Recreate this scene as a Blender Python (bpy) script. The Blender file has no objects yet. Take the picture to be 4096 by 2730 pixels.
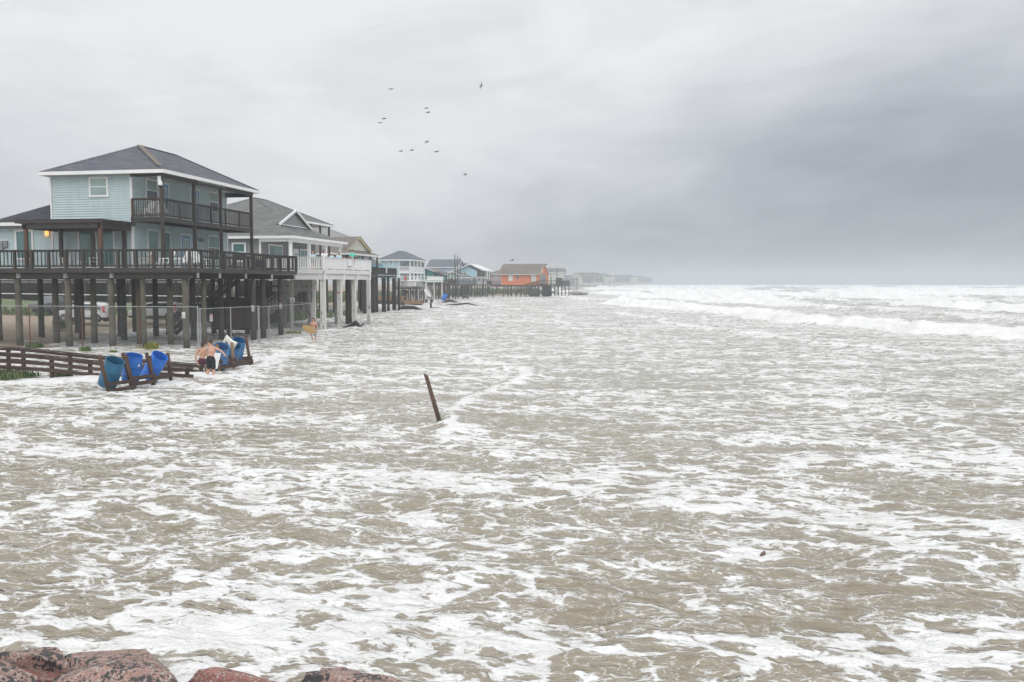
import bpy, bmesh, math, random
import numpy as np
from mathutils import Vector, Matrix, noise as mnoise
R=math.radians; rnd=random.Random(7)
S=bpy.context.scene; COL=S.collection
# ---------------------------------------------------------------- camera
cd=bpy.data.cameras.new('camera'); cam=bpy.data.objects.new('camera',cd); COL.objects.link(cam)
cam.location=(0,0,3.9); cam.rotation_euler=(R(90-3.76),0,R(9.846))
cd.sensor_width=36; cd.lens=36*3530/4096; cd.clip_start=.1; cd.clip_end=20000
S.camera=cam
S.view_settings.view_transform='Standard'; S.view_settings.look='None'; S.view_settings.gamma=1
S.view_settings.exposure=0.0
S.cycles.max_bounces=6; S.cycles.diffuse_bounces=3; S.cycles.glossy_bounces=3; S.cycles.volume_bounces=1
S.cycles.transparent_max_bounces=8
# ---------------------------------------------------------------- node helper
class NT:
    def __init__(s,nt): s.nt=nt; s.n=nt.nodes; s.l=nt.links
    def node(s,t,**kw):
        n=s.n.new(t)
        for k,v in kw.items():
            if k.startswith('_'): n.inputs[int(k[1:])].default_value=v if not hasattr(v,'links') else 0
            else: setattr(n,k,v)
        return n
    def put(s,inp,v):
        if isinstance(v,bpy.types.NodeSocket): s.l.new(v,inp)
        elif v is not None: inp.default_value=v
    def m(s,op,a,b=None,c=None,clamp=False):
        n=s.n.new('ShaderNodeMath'); n.operation=op; n.use_clamp=clamp
        s.put(n.inputs[0],a); s.put(n.inputs[1],b)
        if c is not None: s.put(n.inputs[2],c)
        return n.outputs[0]
    def vm(s,op,a,b=None,sc=None):
        n=s.n.new('ShaderNodeVectorMath'); n.operation=op
        s.put(n.inputs[0],a)
        if b is not None: s.put(n.inputs[1],b)
        if sc is not None: s.put(n.inputs['Scale'],sc)
        return n.outputs['Value'] if op in('DOT_PRODUCT','LENGTH') else n.outputs[0]
    def noise(s,v,scale,detail=4,rough=.55,dist=0,col=False):
        n=s.n.new('ShaderNodeTexNoise'); s.put(n.inputs['Vector'],v); s.put(n.inputs['Scale'],scale)
        n.inputs['Detail'].default_value=detail; n.inputs['Roughness'].default_value=rough; n.inputs['Distortion'].default_value=dist
        return n.outputs['Color'] if col else n.outputs[0]
    def vor(s,v,scale,feature='DISTANCE_TO_EDGE',rand=1):
        n=s.n.new('ShaderNodeTexVoronoi'); n.feature=feature; s.put(n.inputs['Vector'],v); s.put(n.inputs['Scale'],scale)
        n.inputs['Randomness'].default_value=rand
        return n.outputs['Distance'] if feature!='F1C' else n.outputs['Color']
    def mr(s,v,a,b,c=0,d=1,smooth=False):
        n=s.n.new('ShaderNodeMapRange'); n.interpolation_type='SMOOTHSTEP' if smooth else 'LINEAR'; n.clamp=True
        for i,x in enumerate((v,a,b,c,d)): s.put(n.inputs[i],x)
        return n.outputs[0]
    def mix(s,f,a,b):
        n=s.n.new('ShaderNodeMix'); n.data_type='RGBA'; s.put(n.inputs[0],f)
        for i,x in ((6,a),(7,b)):
            if isinstance(x,tuple) and len(x)==3: x=x+(1,)
            s.put(n.inputs[i],x)
        return n.outputs[2]
    def xyz(s,v):
        n=s.n.new('ShaderNodeSeparateXYZ'); s.put(n.inputs[0],v); return n.outputs
    def comb(s,x,y,z):
        n=s.n.new('ShaderNodeCombineXYZ')
        for i,q in enumerate((x,y,z)): s.put(n.inputs[i],q)
        return n.outputs[0]
    def mapping(s,v,loc=(0,0,0),rot=(0,0,0),scale=(1,1,1)):
        n=s.n.new('ShaderNodeMapping'); s.put(n.inputs[0],v); n.inputs[1].default_value=loc; n.inputs[2].default_value=rot; n.inputs[3].default_value=scale
        return n.outputs[0]
    def bump(s,h,strength=1,dist=.1,normal=None):
        n=s.n.new('ShaderNodeBump'); n.inputs['Strength'].default_value=strength; n.inputs['Distance'].default_value=dist
        s.put(n.inputs['Height'],h); 
        if normal is not None: s.put(n.inputs['Normal'],normal)
        return n.outputs[0]
def newmat(name):
    m=bpy.data.materials.new(name); m.use_nodes=True; t=NT(m.node_tree)
    b=m.node_tree.nodes['Principled BSDF']
    return m,t,b
# ---------------------------------------------------------------- world: overcast storm sky
W=bpy.data.worlds.new('World'); S.world=W; W.use_nodes=True
t=NT(W.node_tree); t.n.clear()
geo=t.node('ShaderNodeTexCoord').outputs['Generated']
dv=t.vm('NORMALIZE',geo)
x,y,z=t.xyz(dv)[:3]
az=t.m('ARCTAN2',x,y)                 # 0 = along the beach, positive = out to sea
el=t.m('ARCSINE',z)
up=t.m('MAXIMUM',z,.0)
# cloud layer coordinates: project the direction on a flat cloud deck
cl=t.m('DIVIDE',1.0,t.m('ADD',up,.16))
cv=t.comb(t.m('MULTIPLY',x,cl),t.m('MULTIPLY',y,cl),t.m('MULTIPLY',el,1.5))
wn=t.noise(cv,.7,4,.55,.3)
wn2=t.noise(t.mapping(cv,rot=(0,0,R(-35)),scale=(1.7,.7,1)),1.4,5,.5,.4)
bn=t.noise(t.comb(t.m('MULTIPLY',az,2.2),t.m('MULTIPLY',el,9),0.),1.6,5,.55,.3)
# large light/dark areas: storm bank out to sea and low down
d=t.m('SUBTRACT',el,t.m('MULTIPLY',az,.335))
d=t.m('ADD',d,t.m('MULTIPLY',t.m('SUBTRACT',wn,.5),.12))
d=t.m('ADD',d,t.m('MULTIPLY',t.m('SUBTRACT',bn,.5),.10))
lum=t.mr(d,.0,.26,.385,.96,smooth=True)
streak=t.noise(t.comb(t.m('MULTIPLY',az,3.0),t.m('MULTIPLY',t.m('ADD',el,t.m('MULTIPLY',az,-.10)),16),.3),1.2,6,.62,.6)
lum=t.m('ADD',lum,t.m('MULTIPLY',t.m('SUBTRACT',wn2,.5),.30))
lum=t.m('ADD',lum,t.m('MULTIPLY',t.m('SUBTRACT',streak,.5),.30))
lum=t.m('ADD',lum,t.m('MULTIPLY',t.mr(az,-.05,-.4,0,1),t.mr(el,.12,.28,0,.03)))
low=t.mr(el,0.05,.24,1,0)
left=t.mr(az,-.72,-.42,1,0)
lum=t.m('SUBTRACT',lum,t.m('MULTIPLY',t.m('MULTIPLY',low,left),.30))
cr=t.node('ShaderNodeValToRGB'); t.put(cr.inputs[0],lum)
e=cr.color_ramp.elements; e[0].position=.25; e[0].color=(.285,.315,.36,1); e[1].position=1; e[1].color=(.87,.875,.89,1)
q=cr.color_ramp.elements.new(.38); q.color=(.342,.371,.413,1)
q=cr.color_ramp.elements.new(.62); q.color=(.546,.568,.617,1)
q=cr.color_ramp.elements.new(.93); q.color=(.79,.80,.82,1)
unseen_gain=t.m('MULTIPLY',t.mr(el,.40,1.2,1.0,1.45),t.mr(t.m('MULTIPLY',y,-1.0),-.2,.7,1.0,2.0))  # unseen sky overhead and behind the camera brightened to add light on fronts
bg=t.vm('SCALE',cr.outputs[0],None,unseen_gain)
sky=t.node('ShaderNodeTexSky'); sky.sky_type='NISHITA'; sky.sun_disc=False; sky.sun_elevation=R(55); sky.sun_rotation=R(-60)
skyc=t.vm('SCALE',sky.outputs[0],None,.1)
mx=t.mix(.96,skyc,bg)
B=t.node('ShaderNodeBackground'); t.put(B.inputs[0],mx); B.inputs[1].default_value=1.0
o=t.node('ShaderNodeOutputWorld'); t.l.new(B.outputs[0],o.inputs[0])
# soft sun behind the clouds
sl=bpy.data.lights.new('sun','SUN'); sl.energy=1.15; sl.angle=R(55); sl.color=(1,.97,.93)
so=bpy.data.objects.new('sun',sl); COL.objects.link(so); so.rotation_euler=(R(48),0,R(48))
# ---------------------------------------------------------------- bookkeeping
def tag(o,label=None,cat=None,group=None,kind=None):
    if label: o['label']=label
    if cat: o['category']=cat
    if group: o['group']=group
    if kind: o['kind']=kind
    return o
def thing(name,loc,label,cat,group=None,rz=0):
    o=bpy.data.objects.new(name,None); COL.objects.link(o); o.location=loc; o.rotation_euler=(0,0,rz)
    o.empty_display_size=.2
    return tag(o,label,cat,group)
def root_of(o):
    while o.parent: o=o.parent
    return o
class MB:
    """collects shapes given in world coordinates (as if the thing were not rotated)"""
    def __init__(s): s.v=[]; s.f=[]; s.mi=[]; s.c=0
    def add(s,vs,fs,mi=0):
        n=len(s.v); s.v+= [tuple(v) for v in vs]; s.f+=[tuple(n+i for i in f) for f in fs]; s.mi+=[mi]*len(fs); return s
    def box(s,x0,x1,y0,y1,z0,z1,mi=0):
        return s.add([(x0,y0,z0),(x1,y0,z0),(x1,y1,z0),(x0,y1,z0),(x0,y0,z1),(x1,y0,z1),(x1,y1,z1),(x0,y1,z1)],
          [(0,3,2,1),(4,5,6,7),(0,1,5,4),(1,2,6,5),(2,3,7,6),(3,0,4,7)],mi)
    def cbox(s,c,d,rot=None,mi=0):
        vs=[Vector((a*d[0]/2,b*d[1]/2,e*d[2]/2)) for e in(-1,1) for a,b in((-1,-1),(1,-1),(1,1),(-1,1))]
        if rot is not None: vs=[rot@v for v in vs]
        return s.add([v+Vector(c) for v in vs],[(0,3,2,1),(4,5,6,7),(0,1,5,4),(1,2,6,5),(2,3,7,6),(3,0,4,7)],mi)
    def bar(s,a,b,w,h=None,up=(0,0,1),mi=0):
        """rectangular bar between a and b; w across, h along up"""
        a=Vector(a);b=Vector(b);h=h or w;d=(b-a)
        if d.length<1e-6: return s
        d.normalize(); u=Vector(up); sd=d.cross(u)
        if sd.length<1e-3: sd=d.cross(Vector((0,1,0)))
        sd.normalize(); u=sd.cross(d)
        vs=[p+sd*(i*w/2)+u*(j*h/2) for p in(a,b) for i,j in((-1,-1),(1,-1),(1,1),(-1,1))]
        return s.add(vs,[(3,2,1,0),(4,5,6,7),(0,1,5,4),(1,2,6,5),(2,3,7,6),(3,0,4,7)],mi)
    def tube(s,pts,rs,n=8,cap=True,mi=0):
        pts=[Vector(p) for p in pts]
        if not hasattr(rs,'__len__'): rs=[rs]*len(pts)
        rings=[]; pv=None
        for i,p in enumerate(pts):
            d=(pts[min(i+1,len(pts)-1)]-pts[max(i-1,0)]).normalized()
            if pv is None:
                pv=d.cross(Vector((0,0,1)));
                if pv.length<.05: pv=d.cross(Vector((0,1,0)))
            pv=(pv-d*pv.dot(d)).normalized(); w=d.cross(pv)
            rings.append([p+(pv*math.cos(2*math.pi*k/n)+w*math.sin(2*math.pi*k/n))*rs[i] for k in range(n)])
        vs=[v for r in rings for v in r]; fs=[]
        for i in range(len(pts)-1):
            for k in range(n):
                a=i*n+k;b=i*n+(k+1)%n; fs.append((a,b,b+n,a+n))
        if cap: fs.append(tuple(range(n))[::-1]); fs.append(tuple(range((len(pts)-1)*n,len(pts)*n)))
        return s.add(vs,fs,mi)
    def ell(s,c,r,rot=None,nu=12,nv=8,mi=0):
        vs=[];fs=[]
        for j in range(nv+1):
            th=math.pi*j/nv
            for i in range(nu):
                ph=2*math.pi*i/nu
                v=Vector((r[0]*math.sin(th)*math.cos(ph),r[1]*math.sin(th)*math.sin(ph),r[2]*math.cos(th)))
                if rot is not None: v=rot@v
                vs.append(v+Vector(c))
        for j in range(nv):
            for i in range(nu):
                a=j*nu+i;b=j*nu+(i+1)%nu
                fs.append((a,a+nu,b+nu,b))
        return s.add(vs,fs,mi)
    def prism(s,poly,axis,a,b,mi=0):
        """poly: 2-D outline; extruded along axis ('x','y','z') from a to b"""
        n=len(poly)
        def P(p,t): return {'x':(t,p[0],p[1]),'y':(p[0],t,p[1]),'z':(p[0],p[1],t)}[axis]
        vs=[P(p,a) for p in poly]+[P(p,b) for p in poly]
        fs=[tuple(range(n)),tuple(range(2*n-1,n-1,-1))]+[(i,(i+1)%n+0,(i+1)%n+n,i+n) for i in range(n)]
        return s.add(vs,fs,mi)
    def build(s,name,mat,parent=None,smooth=False,loc=None,recalc=True,bevel=0):
        me=bpy.data.meshes.new(name)
        org=Vector(root_of(parent).location) if parent else Vector(loc or (0,0,0))
        me.from_pydata([Vector(v)-org for v in s.v],[],s.f)
        for m in (mat if isinstance(mat,(list,tuple)) else [mat]): me.materials.append(m)
        me.polygons.foreach_set('material_index',s.mi)
        if recalc:
            b=bmesh.new(); b.from_mesh(me); bmesh.ops.remove_doubles(b,verts=b.verts,dist=1e-5) if smooth else None
            bmesh.ops.recalc_face_normals(b,faces=b.faces); b.to_mesh(me); b.free()
        if smooth: me.polygons.foreach_set('use_smooth',[True]*len(me.polygons))
        o=bpy.data.objects.new(name,me); COL.objects.link(o)
        if parent: o.parent=parent
        else: o.location=org
        if bevel:
            md=o.modifiers.new('bevel','BEVEL'); md.width=bevel; md.segments=1; md.limit_method='ANGLE'
        return o
def copy_tree(o,parent=None):
    c=o.copy(); COL.objects.link(c); c.parent=parent
    for ch in list(o.children): copy_tree(ch,c)
    return c
# ---------------------------------------------------------------- terrain and water
def sst(a,b,x): 
    t=np.clip((x-a)/(b-a),0,1); return t*t*(3-2*t)
NEAR_SHORE=[]
def vnoise(x,y,seed=0):
    """cheap smooth value noise, vectorised"""
    xi=np.floor(x).astype(np.int64); yi=np.floor(y).astype(np.int64); xf=x-xi; yf=y-yi
    def h(a,b):
        k=(a*374761393+b*668265263+seed*974634777)&0xffffffff
        k=((k^(k>>13))*1274126177)&0xffffffff
        return ((k^(k>>16))&0xffff)/65535.
    u=xf*xf*(3-2*xf); v=yf*yf*(3-2*yf)
    return (h(xi,yi)*(1-u)+h(xi+1,yi)*u)*(1-v)+(h(xi,yi+1)*(1-u)+h(xi+1,yi+1)*u)*v
def fbm(x,y,o=4,seed=0):
    a=.5;s=0;n=0
    for i in range(o): s=s+a*vnoise(x*2**i,y*2**i,seed+i); n+=a; a*=.5
    return s/n
EDGE_Y=[-20,10,26,34,45,60,75,100,150,200,255,285,320,400,620,900,1300,3000]; EDGE_X=[-18,-22,-30,-36,-41,-42.5,-44,-46,-58,-62,-68,-36,-36,-52,-50,-44,-18,-60]
def ground_z(x,y):
    """height of sand: below the surge to seaward, rising landward of the first house row"""
    x=np.asarray(x,float);y=np.asarray(y,float)
    edge=np.interp(y,EDGE_Y,EDGE_X)
    d=edge-x
    z=np.where(d>0, .55*sst(0,10,d)+.75*sst(8,60,d), -.9*sst(0,30,-d)-1.2*sst(30,200,-d))
    return z+ .10*(fbm(x*.35,y*.35,3,5)-.5)+.25*(fbm(x*.08,y*.08,2,9)-.5)
def grid_mesh(name,xs,ys,zf,mat,attrs=None):
    X,Y=np.meshgrid(xs,ys); Z,at=zf(X,Y)
    co=np.stack([X,Y,Z],-1).reshape(-1,3).astype(np.float32)
    nx,ny=len(xs),len(ys)
    me=bpy.data.meshes.new(name); me.vertices.add(nx*ny); me.vertices.foreach_set('co',co.ravel())
    i=np.arange(nx*ny).reshape(ny,nx)
    q=np.stack([i[:-1,:-1],i[:-1,1:],i[1:,1:],i[1:,:-1]],-1).reshape(-1,4)
    me.loops.add(q.size); me.loops.foreach_set('vertex_index',q.ravel())
    me.polygons.add(len(q)); me.polygons.foreach_set('loop_start',np.arange(0,q.size,4)); 
    me.polygons.foreach_set('use_smooth',np.ones(len(q),bool)); me.update(calc_edges=True)
    for k,v in at.items():
        a=me.attributes.new(k,'FLOAT','POINT'); a.data.foreach_set('value',v.ravel().astype(np.float32))
    me.materials.append(mat); o=bpy.data.objects.new(name,me); COL.objects.link(o); return o
def graded(a,b,d0,g,dmax=1e9,c=0):
    """coordinates from c outwards to a and b, spacing growing by g"""
    out=[c]; d=d0
    while out[-1]<b: out.append(out[-1]+d); d=min(d*g,dmax)
    d=d0; lo=[]
    p=c
    while p>a: p-=d; lo.append(p); d=min(d*g,dmax)
    return np.array(lo[::-1]+out)
# sand
mt,t,b=newmat('wet_sand'); P=t.node('ShaderNodeNewGeometry').outputs['Position']
n1=t.noise(P,.6,5,.6); n2=t.noise(P,9,4,.7)
t.put(b.inputs['Base Color'],t.mix(t.m('MULTIPLY_ADD',n2,.5,t.m('MULTIPLY',n1,.5)),(.20,.15,.10),(.42,.33,.235))); b.inputs['Roughness'].default_value=.75
t.put(b.inputs['Normal'],t.bump(n2,.6,.05)); M_sand=mt
def sandf(X,Y): return ground_z(X,Y),{}
sand=grid_mesh('beach_ground',graded(-1200,2500,.8,1.03,300,c=-35),graded(-150,3500,1.0,1.025,300,c=40),sandf,M_sand)
tag(sand,kind='structure')
# water
CN=Vector((.9615,.2747))
SPLASH=[(-19.1,34.4,.7,.8),(-19.6,28.7,.45,.6),(-19.4,29.6,.4,.6),(-19.4,31.0,.45,.6),(-19.6,32.3,.4,.6),(-19.5,36.3,.5,.6),(-19.7,38.5,.5,.6),(-20.3,41,.6,.6),(-6.0,23.6,.28,.45),(-23.3,55.6,.9,.6),(-27.9,69.2,.6,.5),(-28.1,73.4,.6,.4),
 (-24.8,31.6,1.0,.9),(-26.4,31.2,1.1,.9),(-23.0,32.3,1.0,.8),(-28.2,30.9,1.2,.9),(-21.5,32.9,.8,.5),(1.4,13,.3,.5)]
SPLASH+=[(x,y,.30,.38) for x,y in ((-39.55,48.6),(-36.06,48.5),(-33.15,48.5),(-31.1,48.6),(-28.34,48.6),(-28.7,51.4),(-30.7,50.9),(-33.1,51.2),(-27.98,56.7),(-28.3,61.8),(-31.9,55.7),(-27.8,77),(-27.6,80),(-26.9,64),(-26.5,55),(-20,33.6),(-20.2,35.7))]
CREST=[39,60,83,110,140,172,208,250,300,355,420,500,600,720,860,1030]
def waterf(X,Y):
    X=X.astype(float);Y=Y.astype(float)
    w=(fbm(X*.02+7,Y*.012,2,3)-.5)*16+(fbm(X*.07,Y*.045,3,21)-.5)*5.
    s=X*CN[0]+Y*CN[1]+w*sst(20,60,X*CN[0]+Y*CN[1])+w*.25
    z=np.zeros_like(X); cr=np.zeros_like(X)
    a=.10*(fbm(X*.55,Y*.55,4,31)-.5)*2+.06*(fbm(X*1.5+Y*.4,Y*1.9,3,37)-.5)*2+.035*(.5-np.abs(fbm(X*3.1,Y*4.2,3,39)-.5)*4)*sst(45,20,Y)
    z+=a
    # lines of low bores running in over the shallow water
    for k,(s0,h,ph) in enumerate([(25,.16,.4),(13,.12,2.),(3,.11,.7),(-8,.08,3.),(-17,.09,1.)]):
        d=s-s0-(fbm(X*.08+k*9,Y*.08,3,40+k)-.5)*9
        am=h*sst(.50,.66,fbm(X*.05+k*5,Y*.03+k,2,60+k))
        pr=np.where(d<0,np.exp(-(d/.28)**2),np.exp(-(d/1.3)**2)); z+=am*pr
        cr=np.maximum(cr,np.clip(am/h,0,1)*.42*np.where(d<0,np.exp(-(d/.2)**2),np.exp(-(d/.5)**2)))
    for k,s0 in enumerate(CREST):
        wid=1+s0/150.
        br=sst(.40,.62,fbm(X*.022+k*11.3,Y*.02+k*3.1,3,80+k))     # how high the crest stands here
        if k==0: br=np.maximum(br,.55*sst(150,120,Y)+.10)*sst(330,180,Y)
        h=(1.0 if k==0 else min(1.9,1.0+.12*k))*(.30+.70*br)*sst(500,200,np.abs(Y)*.25)
        d=s-s0+(fbm(X*.3,Y*.25,3,90+k)-.5)*2.4+(fbm(X*.07+k,Y*.06,3,190+k)-.5)*9
        pr=np.where(d<0,np.exp(-(d/(.9*wid))**2),np.exp(-(d/(4.2*wid))**2))
        z+=h*pr
        fo=np.where(d<0,np.exp(-(d/((.35+1.5*br)*wid))**4),np.exp(-np.clip(d-.3,0,99)/(1.6*wid)))*(.25+.75*br)
        fo=fo*(.8+.5*fbm(X*.5,Y*.3,3,120+k))
        cr=np.maximum(cr,np.clip(fo*1.2,0,1))
        z+=1.3*br*pr*(fbm(X*.75,Y*.75,4,150+k)-.5)
    far=sst(35,90,s)
    z+=far*.60*(fbm(X*.13,Y*.08,4,17)-.5)*2 + far*.30*(fbm(X*.5,Y*.35,3,18)-.5)*2
    for (fx,fy,fr,fa) in SPLASH:
        cr=np.maximum(cr,fa*np.exp(-(((X-fx)**2+(Y-fy)**2)/fr**2))); 
    gz=ground_z(X,Y); shore=sst(.30,.0,z-gz)*sst(-.3,.05,z-gz)
    return z,{'crest':cr,'shore':shore,'far':sst(20,120,s)}
mt,t,b=newmat('surf_water'); nt=t
P=t.node('ShaderNodeNewGeometry').outputs['Position']
at=t.node('ShaderNodeAttribute'); at.attribute_name='crest'; crest=at.outputs['Fac']
at=t.node('ShaderNodeAttribute'); at.attribute_name='shore'; shore=at.outputs['Fac']
at=t.node('ShaderNodeAttribute'); at.attribute_name='far'; far=at.outputs['Fac']
Pm=t.mapping(P,rot=(0,0,R(24)),scale=(.70,1.15,1))      # foam is drawn out along the run of the water
w1=t.vm('SCALE',t.vm('SUBTRACT',t.noise(Pm,.55,3,.5,col=True),(.5,.5,.5)),None,1.9)
w2=t.vm('SCALE',t.vm('SUBTRACT',t.noise(Pm,2.2,3,.6,col=True),(.5,.5,.5)),None,.75)
w3=t.vm('SCALE',t.vm('SUBTRACT',t.noise(Pm,9,3,.6,col=True),(.5,.5,.5)),None,.11)
Q=t.vm('ADD',t.vm('ADD',Pm,w1),t.vm('ADD',w2,w3))
v1=t.vor(Q,1.35); v2=t.vor(Q,3.6); v3=t.vor(Q,10)
cov=t.noise(t.mapping(P,rot=(0,0,R(18)),scale=(.45,1.35,1)),.30,3,.5,.6)
cov2=t.noise(Pm,1.15,4,.55,.8)
fine=t.noise(Q,5.0,5,.7,.3)
PY=t.xyz(P)[1]
F=t.m('MULTIPLY_ADD',t.m('SUBTRACT',cov,.5),t.mr(PY,10,38,2.9,1.7),.50)
F=t.m('ADD',F,t.m('MULTIPLY',t.m('SUBTRACT',cov2,.5),1.7))
F=t.m('SUBTRACT',F,t.m('MULTIPLY',t.m('MINIMUM',v1,.45),2.7))
F=t.m('ADD',F,t.m('MULTIPLY',crest,1.5))
F=t.m('ADD',F,t.m('MULTIPLY',shore,.12))
F=t.m('ADD',F,t.m('MULTIPLY',far,-.30))
puff=F
F=t.m('SUBTRACT',F,t.m('MULTIPLY',v2,1.3))
F=t.m('ADD',F,t.m('MULTIPLY',t.m('SUBTRACT',fine,.5),t.mr(PY,10,38,.65,1.7)))
F=t.m('SUBTRACT',F,t.m('MULTIPLY',v3,.45))
foam=t.mr(F,-.20,.20,0,1,smooth=True)
# stray threads of foam lying along the cell edges
th=t.m('MULTIPLY',t.mr(t.m('ADD',v2,t.m('MULTIPLY',v3,.25)),.02,.085,1,0,smooth=True),t.mr(F,-1.2,-.2,0,.85))
th1=t.m('MULTIPLY',t.mr(t.m('ADD',v1,t.m('MULTIPLY',v3,.12)),.012,.06,1,0,smooth=True),t.mr(F,-1.0,-.2,0,.95))
thin=t.m('MAXIMUM',t.mr(F,-1.5,.1,.0,.20),t.m('MAXIMUM',th,th1))
fm=t.m('MAXIMUM',foam,thin)
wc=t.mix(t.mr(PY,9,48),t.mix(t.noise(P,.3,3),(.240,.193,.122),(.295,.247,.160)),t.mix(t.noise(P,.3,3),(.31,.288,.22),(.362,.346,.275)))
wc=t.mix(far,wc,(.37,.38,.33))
foamc=t.mix(t.mr(t.m('ADD',t.m('MULTIPLY',t.noise(P,2.2,5,.65),.6),t.m('MULTIPLY',t.noise(P,.5,4,.6),.4)),.34,.58),(.70,.69,.66),(.86,.86,.85))  # foam colour greyed by noise to shade the flat white crests
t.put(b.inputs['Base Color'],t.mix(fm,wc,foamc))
t.put(b.inputs['Roughness'],t.mr(foam,0,1,.13,.75)); b.inputs['IOR'].default_value=1.33
t.put(b.inputs['Specular IOR Level'],t.mr(foam,0,1,.5,.15))
rip=t.noise(t.mapping(P,rot=(0,0,R(14)),scale=(.7,1.6,1)),3.2,6,.62,.4)
rip2=t.noise(P,14,3,.6)
n=t.bump(t.m('ADD',t.m('MULTIPLY',rip,.16),t.m('MULTIPLY',rip2,.02)),.9,1.0)
n=t.bump(t.m('ADD',t.mr(puff,-.4,1.2,0,1),t.m('ADD',t.m('MULTIPLY',foam,.10),t.m('MULTIPLY',t.noise(P,11,3,.55),t.m('MULTIPLY',foam,.16)))),.85,.10,n)
t.put(b.inputs['Normal'],n)
M_water=mt
xs=graded(-75,3600,.11,1.0080,300,c=-2); ys=graded(-30,3600,.11,1.0085,300,c=10)
water=grid_mesh('water',xs,ys,waterf,M_water); tag(water,kind='structure')
print('water verts',len(xs)*len(ys))
# ---------------------------------------------------------------- materials
def mat_simple(name,c1,c2=None,rough=.6,scale=3,metal=0,bump=0,spec=.5,stretch=(1,1,1),detail=4):
    m,t,b=newmat(name); P=t.node('ShaderNodeNewGeometry').outputs['Position']
    c2=c2 or tuple(min(1,v*1.25) for v in c1)
    n=t.noise(t.mapping(P,scale=stretch),scale,detail,.6)
    t.put(b.inputs['Base Color'],t.mix(t.mr(n,.3,.7),c1,c2)); b.inputs['Roughness'].default_value=rough; b.inputs['Metallic'].default_value=metal
    b.inputs['Specular IOR Level'].default_value=spec
    if bump: t.put(b.inputs['Normal'],t.bump(n,bump,.02))
    return m
def mat_wood(name,c1,c2,c3,vert=False,rough=.6):
    m,t,b=newmat(name); P=t.node('ShaderNodeNewGeometry').outputs['Position']
    g=t.noise(t.mapping(P,scale=(14,14,1.2) if vert else (1.3,1.3,22)),1.6,5,.65)
    lo=t.noise(P,.9,4,.6); sp=t.noise(P,5,3,.6)
    c=t.mix(t.mr(g,.32,.68),c1,c2); c=t.mix(t.mr(lo,.48,.72,0,.8),c,c3)
    c=t.mix(t.mr(sp,.62,.75,0,.5),c,tuple(v*.45 for v in c1))
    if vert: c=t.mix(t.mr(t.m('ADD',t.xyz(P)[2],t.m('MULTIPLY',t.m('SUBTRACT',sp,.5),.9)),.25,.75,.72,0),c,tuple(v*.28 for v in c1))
    t.put(b.inputs['Base Color'],c); b.inputs['Roughness'].default_value=rough
    t.put(b.inputs['Normal'],t.bump(g,.35,.01)); return m
DECK=mat_wood('weathered_deck_wood',(.020,.017,.015),(.046,.040,.036),(.034,.026,.021))
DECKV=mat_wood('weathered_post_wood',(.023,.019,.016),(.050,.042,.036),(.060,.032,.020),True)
BROWN=mat_wood('stained_brown_wood',(.032,.017,.012),(.070,.038,.027),(.085,.056,.042))
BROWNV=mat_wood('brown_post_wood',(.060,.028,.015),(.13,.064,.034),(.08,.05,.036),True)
TAN=mat_wood('new_lumber',(.20,.12,.06),(.33,.21,.115),(.16,.10,.06))
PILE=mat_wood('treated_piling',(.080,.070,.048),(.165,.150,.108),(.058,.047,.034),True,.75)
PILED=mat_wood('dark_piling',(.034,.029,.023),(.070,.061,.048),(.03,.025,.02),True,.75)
GREYB=mat_wood('grey_plywood',(.20,.20,.20),(.36,.36,.35),(.16,.16,.16),True,.8)
WHITE=mat_simple('white_paint',(.76,.76,.745),(.84,.84,.825),.5,2.5)
def mat_peel():
    m,t,b=newmat('peeling_white_paint'); P=t.node('ShaderNodeNewGeometry').outputs['Position']
    z=t.xyz(P)[2]
    n=t.noise(t.mapping(P,scale=(3,3,1)),2.2,6,.7); n2=t.noise(P,1.1,2)
    k=t.m('ADD',n,t.m('MULTIPLY',t.m('SUBTRACT',n2,.5),.5)); k=t.m('ADD',k,t.mr(z,.2,3.2,.07,-.12))
    st=t.noise(t.mapping(P,scale=(7,7,.6)),1.5,4,.6)
    wh=t.mix(t.mr(st,.5,.75),(.66,.655,.62),(.50,.45,.36))
    t.put(b.inputs['Base Color'],t.mix(t.mr(k,.60,.64),wh,(.10,.095,.08))); b.inputs['Roughness'].default_value=.7
    t.put(b.inputs['Normal'],t.bump(k,.4,.02)); return m
PEEL=mat_peel()
def mat_rust_white():
    m,t,b=newmat('white_paint_rust_stained'); P=t.node('ShaderNodeNewGeometry').outputs['Position']
    n=t.noise(t.mapping(P,scale=(4,4,1.2)),1.2,3,.6)
    t.put(b.inputs['Base Color'],t.mix(t.mr(n,.66,.74,0,.6),(.68,.68,.66),(.42,.27,.14))); b.inputs['Roughness'].default_value=.6; return m
RWHITE=mat_rust_white()
def mat_siding(name,c,lap=0,var=.08,rough=.5):
    m,t,b=newmat(name); P=t.node('ShaderNodeNewGeometry').outputs['Position']
    n=t.noise(P,.8,5,.6); st=t.noise(t.mapping(P,scale=(3,3,.35)),2,4,.6)
    k=t.m('ADD',t.m('MULTIPLY',n,.5),t.m('MULTIPLY',st,.5))
    col=t.mix(t.mr(k,.35,.65),tuple(v*(1-var) for v in c),tuple(min(1,v*(1+var)) for v in c))
    if lap:
        z=t.xyz(P)[2]; fr=t.m('FRACT',t.m('DIVIDE',z,lap))
        t.put(b.inputs['Normal'],t.bump(t.m('MULTIPLY',fr,-1.0),.9,lap*.35))
    t.put(b.inputs['Base Color'],col); b.inputs['Roughness'].default_value=rough; return m
BLUE=mat_siding('pale_blue_vinyl_siding',(.50,.605,.615))
GREY=mat_siding('grey_siding',(.235,.235,.235))
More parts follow.
